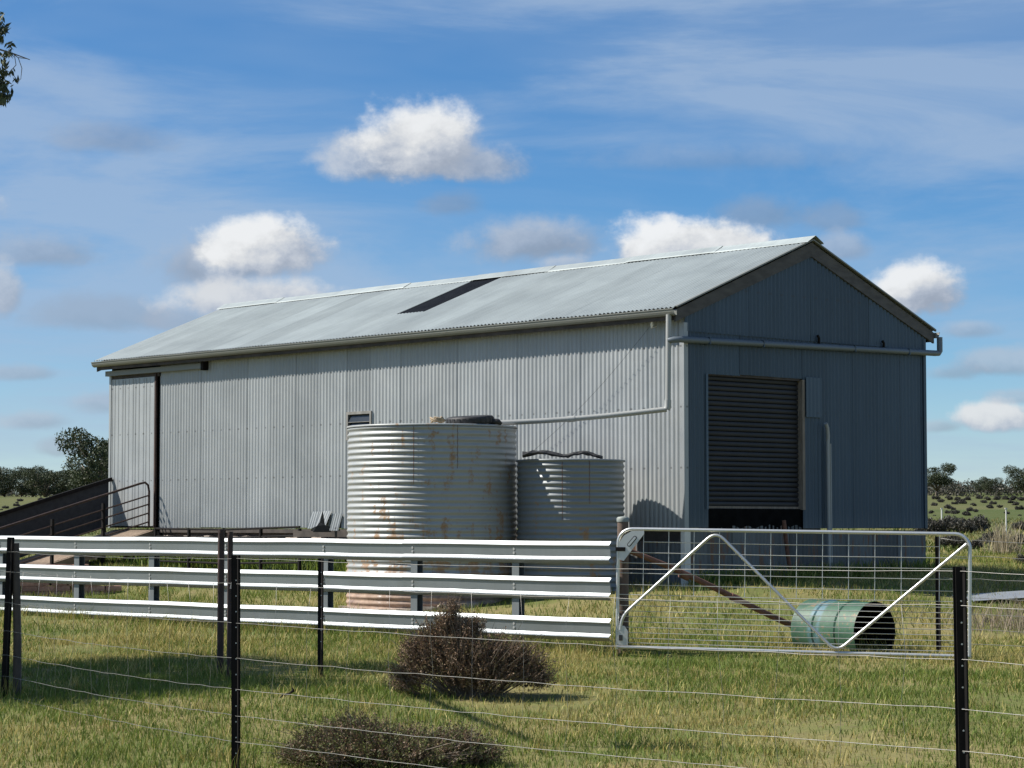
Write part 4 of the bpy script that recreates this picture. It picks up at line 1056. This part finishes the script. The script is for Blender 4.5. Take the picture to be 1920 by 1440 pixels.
# ------------------------------------------------------------------ overhanging gum at the left edge (casts the shade on the grass)
random.seed(21)
tp = Vector((-7.9, 21.0, 0)); tp.z = g(tp.x, tp.y)
gt = thing('gum_tree', 'large gum tree overhanging the grass, only drooping leaf sprays in view', 'tree', tp)
mb = MB(); tips = []
mb.tube([(0, 0, -.3), (.1, 0, 1.0), (.0, .1, 2.0), (.3, .1, 3.2)], [.30, .25, .21, .15], 12)
blobs = []
for i in range(26):
    an = random.uniform(0, 6.28); r = 2.5 * math.sqrt(random.uniform(.02, 1)); z = random.uniform(3.1, 5.3)
    s = random.uniform(.5, .85); blobs.append((r * math.cos(an) * 1.0, r * math.sin(an) * .8, z, s, s, s * .6)); tips.append(Vector(blobs[-1][:3]))
limbs(mb, Vector((.2, .1, 2.9)), tips, .10)
# limb that carries the spray seen in the frame
def rel(px, py, D=16.6): return at(px, py, D) - tp
br = [Vector((.3, .1, 3.1)), Vector((2.6, -.9, 4.4)), rel(-260, 60), rel(-60, 92), rel(0, 93), rel(26, 101), rel(56, 112)]
mb.tube(br, [.11, .07, .03, .012, .007, .005, .003], 6)
mb.tube([rel(22, 99), rel(34, 108), rel(50, 110)], [.004, .003, .002], 5)
mb.tube([rel(27, 103), rel(30, 122), rel(18, 135), rel(6, 133)], [.003, .003, .003, .002], 5); mb.tube([rel(34, 108), rel(41, 128), rel(39, 148), rel(32, 153)], [.003, .003, .002, .002], 5)
mb.tube([rel(-30, 86), rel(-14, 60), rel(-6, 20)], [.008, .006, .003], 5); mb.tube([rel(-20, 95), rel(-5, 130), rel(2, 190)], [.008, .006, .003], 5)
mb.build('trunk', 'bark', gt, True)
P = blob_points(blobs, 16000, .25)
V, F, C = leaves(P, .16, palette(16000, EUC, .3), .30, -.6)
sp = []
for (px, py, n, sx_, sy_) in ((2, 55, 26, 5, 12), (11, 55, 9, 3, 6), (2, 30, 4, 2, 8), (4, 75, 7, 5, 4), (16, 88, 6, 5, 5), (8, 103, 9, 5, 3), (20, 103, 7, 3, 4), (8, 120, 16, 5, 7), (4, 138, 26, 6, 6), (20, 138, 8, 6, 4), (4, 160, 34, 5, 10), (14, 165, 16, 5, 8), (10, 184, 26, 7, 6), (3, 190, 16, 4, 5), (32, 150, 4, 3, 3), (-14, 50, 60, 8, 22), (-14, 150, 110, 9, 28), (-30, 120, 90, 12, 40)):
    for k in range(int(n * 1.5)):
        sp.append(rel(random.gauss(px, sx_ * .8), random.gauss(py, sy_ * .7), 16.6 + random.uniform(-.10, .10)))
P2 = np.array([tuple(q) for q in sp]); V2, F2, C2 = leaves(P2, .058, palette(len(P2), EUC, .3), .32, -1.1)
V = np.r_[V, V2]; F = np.r_[F, F2 + len(C)]; C = np.r_[C, C2]
link('crown', tri_mesh('crown', V, F, C, 'leaf'), gt)

# ------------------------------------------------------------------ grass
def shed_local(x, y):
    return (x - C0.x) * math.cos(TH) + (y - C0.y) * math.sin(TH), -(x - C0.x) * math.sin(TH) + (y - C0.y) * math.cos(TH)
GREEN = np.array([(.128, .180, .028), (.160, .212, .036), (.100, .152, .026), (.190, .232, .050)])
STRAW = np.array([(.42, .345, .120), (.34, .275, .085), (.50, .425, .165), (.30, .255, .070)])
def grass(n, y0, y1, hgt, wid, margin, seg2, dens_pow=1.0):
    y = y0 + (y1 - y0) * rng.uniform(0, 1, n) ** dens_pow
    x = rng.uniform(-1, 1, n) * (y * .222 + margin)
    # tufting
    cl = vnoise(x * 5, y * 5, 21); keep = rng.uniform(0, 1, n) < (.30 + .80 * cl) * (1 - .75 * smooth(vnoise(x * .9 + 3, y * .7, 51), .68, .85))
    lx, ly = shed_local(x, y); keep &= ~((lx > -.02) & (lx < W + .02) & (ly > -.02) & (ly < L))
    for T, r_ in ((TK1, R1), (TK2, R2)): keep &= np.hypot(x - T.x, y - T.y) > r_
    x, y = x[keep], y[keep]; n = len(x); z = gz(x, y) - .005
    dry = vnoise(x * .55 + 9, y * .38, 31) * .55 + vnoise(x * 1.7, y * 1.3, 32) * .3 + vnoise(x * 6, y * 6, 33) * .25
    dry = dry - .16 * smooth(x, -1.0, -3.5) * smooth(y, 17, 19) * (1 - smooth(y, 24, 26))  # greener, darker blade mix where the gum's shadow falls, shade put in colour
    isd = rng.uniform(0, 1, n) < np.clip((dry - .40) * 2.2, .08, .85)
    col = np.where(isd[:, None], STRAW[rng.integers(0, 4, n)], GREEN[rng.integers(0, 4, n)]) * (1 + .3 * rng.uniform(-1, 1, (n, 1)))
    h = hgt * (.45 + .9 * rng.uniform(0, 1, n)) * (.65 + .7 * vnoise(x * 1.2, y * 1.2, 40)); h = np.where(isd, h * 1.12, h)
    an = rng.uniform(0, 2 * np.pi, n); w = wid * (.7 + .6 * rng.uniform(0, 1, n))
    lean = h * rng.uniform(.1, .9, n); la = rng.uniform(0, 2 * np.pi, n)
    b = np.stack([x, y, z], 1); s = np.stack([np.cos(an), np.sin(an), np.zeros(n)], 1) * (w / 2)[:, None]
    ld = np.stack([np.cos(la), np.sin(la), np.zeros(n)], 1) * lean[:, None]; up = np.stack([np.zeros(n), np.zeros(n), h], 1)
    if seg2:
        m_ = b + ld * .3 + up * .6
        V = np.stack([b - s, b + s, m_ - s * .75, m_ + s * .75, b + ld + up], 1).reshape(-1, 3)
        k = np.arange(n)[:, None] * 5
        F = np.concatenate([k + np.array([[0, 1, 3]]), k + np.array([[0, 3, 2]]), k + np.array([[2, 3, 4]])], 0)
        C = np.repeat(col, 5, 0)
    else:
        V = np.stack([b - s, b + s, b + ld + up], 1).reshape(-1, 3); F = np.arange(3 * n).reshape(n, 3); C = np.repeat(col, 3, 0)
    return V, F, C
parts = [grass(360000, 10.5, 25.5, .055, .0062, 1.8, True, .85), grass(260000, 24.5, 46, .085, .011, 2.5, False, .8), grass(60000, 44, 110, .10, .04, 6, False, 1.3)]
V_, F_, C_ = parts[2]; parts[2] = (V_, F_, C_ * .62)
Vs, Fs, Cs, o_ = [], [], [], 0
for V, F, C in parts: Vs.append(V); Fs.append(F + o_); Cs.append(C); o_ += len(V)
o = link('grass', tri_mesh('grass', np.concatenate(Vs), np.concatenate(Fs), np.concatenate(Cs), 'grass_blade'))
o['kind'] = 'stuff'; tag(o, 'short green and straw-coloured pasture grass around the fences and shed', 'grass')
# taller dry stalks and weeds
def tuft(n, pts_fn, hgt, wid, cols, spread=1.0):
    x, y = pts_fn(n); z = gz(x, y)
    h = hgt * (.5 + .8 * rng.uniform(0, 1, n)); la = rng.uniform(0, 6.28, n); lean = h * rng.uniform(.1, .8, n) * spread
    b = np.stack([x, y, z], 1); an = rng.uniform(0, 6.28, n); s = np.stack([np.cos(an), np.sin(an), 0 * an], 1) * wid / 2
    e = b + np.stack([np.cos(la) * lean, np.sin(la) * lean, h], 1); m_ = b * .45 + e * .55 + np.stack([0 * h, 0 * h, h * .12], 1)
    V = np.stack([b - s, b + s, m_ - s * .7, m_ + s * .7, e], 1).reshape(-1, 3); k = np.arange(n)[:, None] * 5
    F = np.concatenate([k + np.array([[0, 1, 3]]), k + np.array([[0, 3, 2]]), k + np.array([[2, 3, 4]])], 0)
    return V, F, np.repeat(palette(n, cols, .3), 5, 0)
def around(cx, cy, sx_, sy_): return lambda n: (rng.normal(cx, sx_, n), rng.normal(cy, sy_, n))
def pack(name, lst, label, cat):
    Vs, Fs, Cs, o_ = [], [], [], 0
    for V, F, C in lst: Vs.append(V); Fs.append(F + o_); Cs.append(C); o_ += len(V)
    o = link(name, tri_mesh(name, np.concatenate(Vs), np.concatenate(Fs), np.concatenate(Cs), 'grass_blade')); o['kind'] = 'stuff'; return tag(o, label, cat)
ST = [tuple(c) for c in STRAW]; GR = [tuple(c) for c in GREEN]
lst = []
for k in range(46):                                            # along the foot of the rail fence
    t = rng.uniform(0, 1); p = RP[2].lerp(RP[9], t) + fn * rng.uniform(-.1, .25)
    lst.append(tuft(60, around(p.x, p.y, .14, .10), .14, .006, ST + GR))
for (px, py, n, h_) in ((350, 1150, 90, .22), (115, 1140, 70, .2), (200, 1160, 80, .2), (1250, 1200, 110, .16), (1190, 1215, 120, .16), (1400, 1205, 110, .16), (1480, 1215, 140, .18), (1600, 1225, 140, .16), (1690, 1225, 120, .14), (640, 1165, 90, .2)):
    p = hit(px, py); lst.append(tuft(n, around(p.x, p.y, .16, .12), h_, .006, ST + GR[:2]))
for k in range(60):                                            # scattered pale tufts
    px, py = rng.uniform(0, 1920), rng.uniform(1180, 1438); p = hit(px, py)
    lst.append(tuft(int(rng.integers(10, 34)), around(p.x, p.y, .05, .05), rng.uniform(.07, .13), .006, ST, .9))
for (q_, n_) in ((N447, 60), (N15, 80), (at(415, 984, 20.9), 60), (at(432, 984, 20.6), 60), (at(603, 984, 20.5), 60), (gp, 60)):
    lst.append(tuft(n_, around(q_.x, q_.y, .07, .07), .17, .006, ST + GR, .6))
p = hit(1887, 1040); lst.append(tuft(160, around(p.x, p.y, .16, .2), .55, .015, [(.42, .36, .25), (.36, .30, .2)], .8))
p = hit(1905, 1180); lst.append(tuft(500, around(p.x, p.y, .35, .3), .28, .007, [(.36, .30, .22), (.28, .22, .16)]))
pack('dry_stalks', lst, 'taller dry grass stalks along the rails, gate and drum', 'dry grass')
wl = []
for (a0, a1, n, h_) in ((7.0, 11.6, 3800, .30), (4.2, 7.0, 1200, .25)):   # green weeds under the wall
    def f(n, a0=a0, a1=a1):
        ly = rng.uniform(a0, a1, n); lx = rng.normal(-.35, .22, n)
        return C0.x + lx * math.cos(TH) - ly * math.sin(TH), C0.y + lx * math.sin(TH) + ly * math.cos(TH)
    wl.append(tuft(n, f, h_, .022, GR + [(.06, .10, .03), (.05, .08, .028)], .9))
def f2(n):
    lx = rng.uniform(0, W, n); ly = rng.normal(-.16, .10, n)
    return C0.x + lx * math.cos(TH) - ly * math.sin(TH), C0.y + lx * math.sin(TH) + ly * math.cos(TH)
wl.append(tuft(1500, f2, .20, .014, GR + ST[:1], .8))
pack('weeds', wl, 'leafy green weeds growing along the foot of the shed', 'weeds')
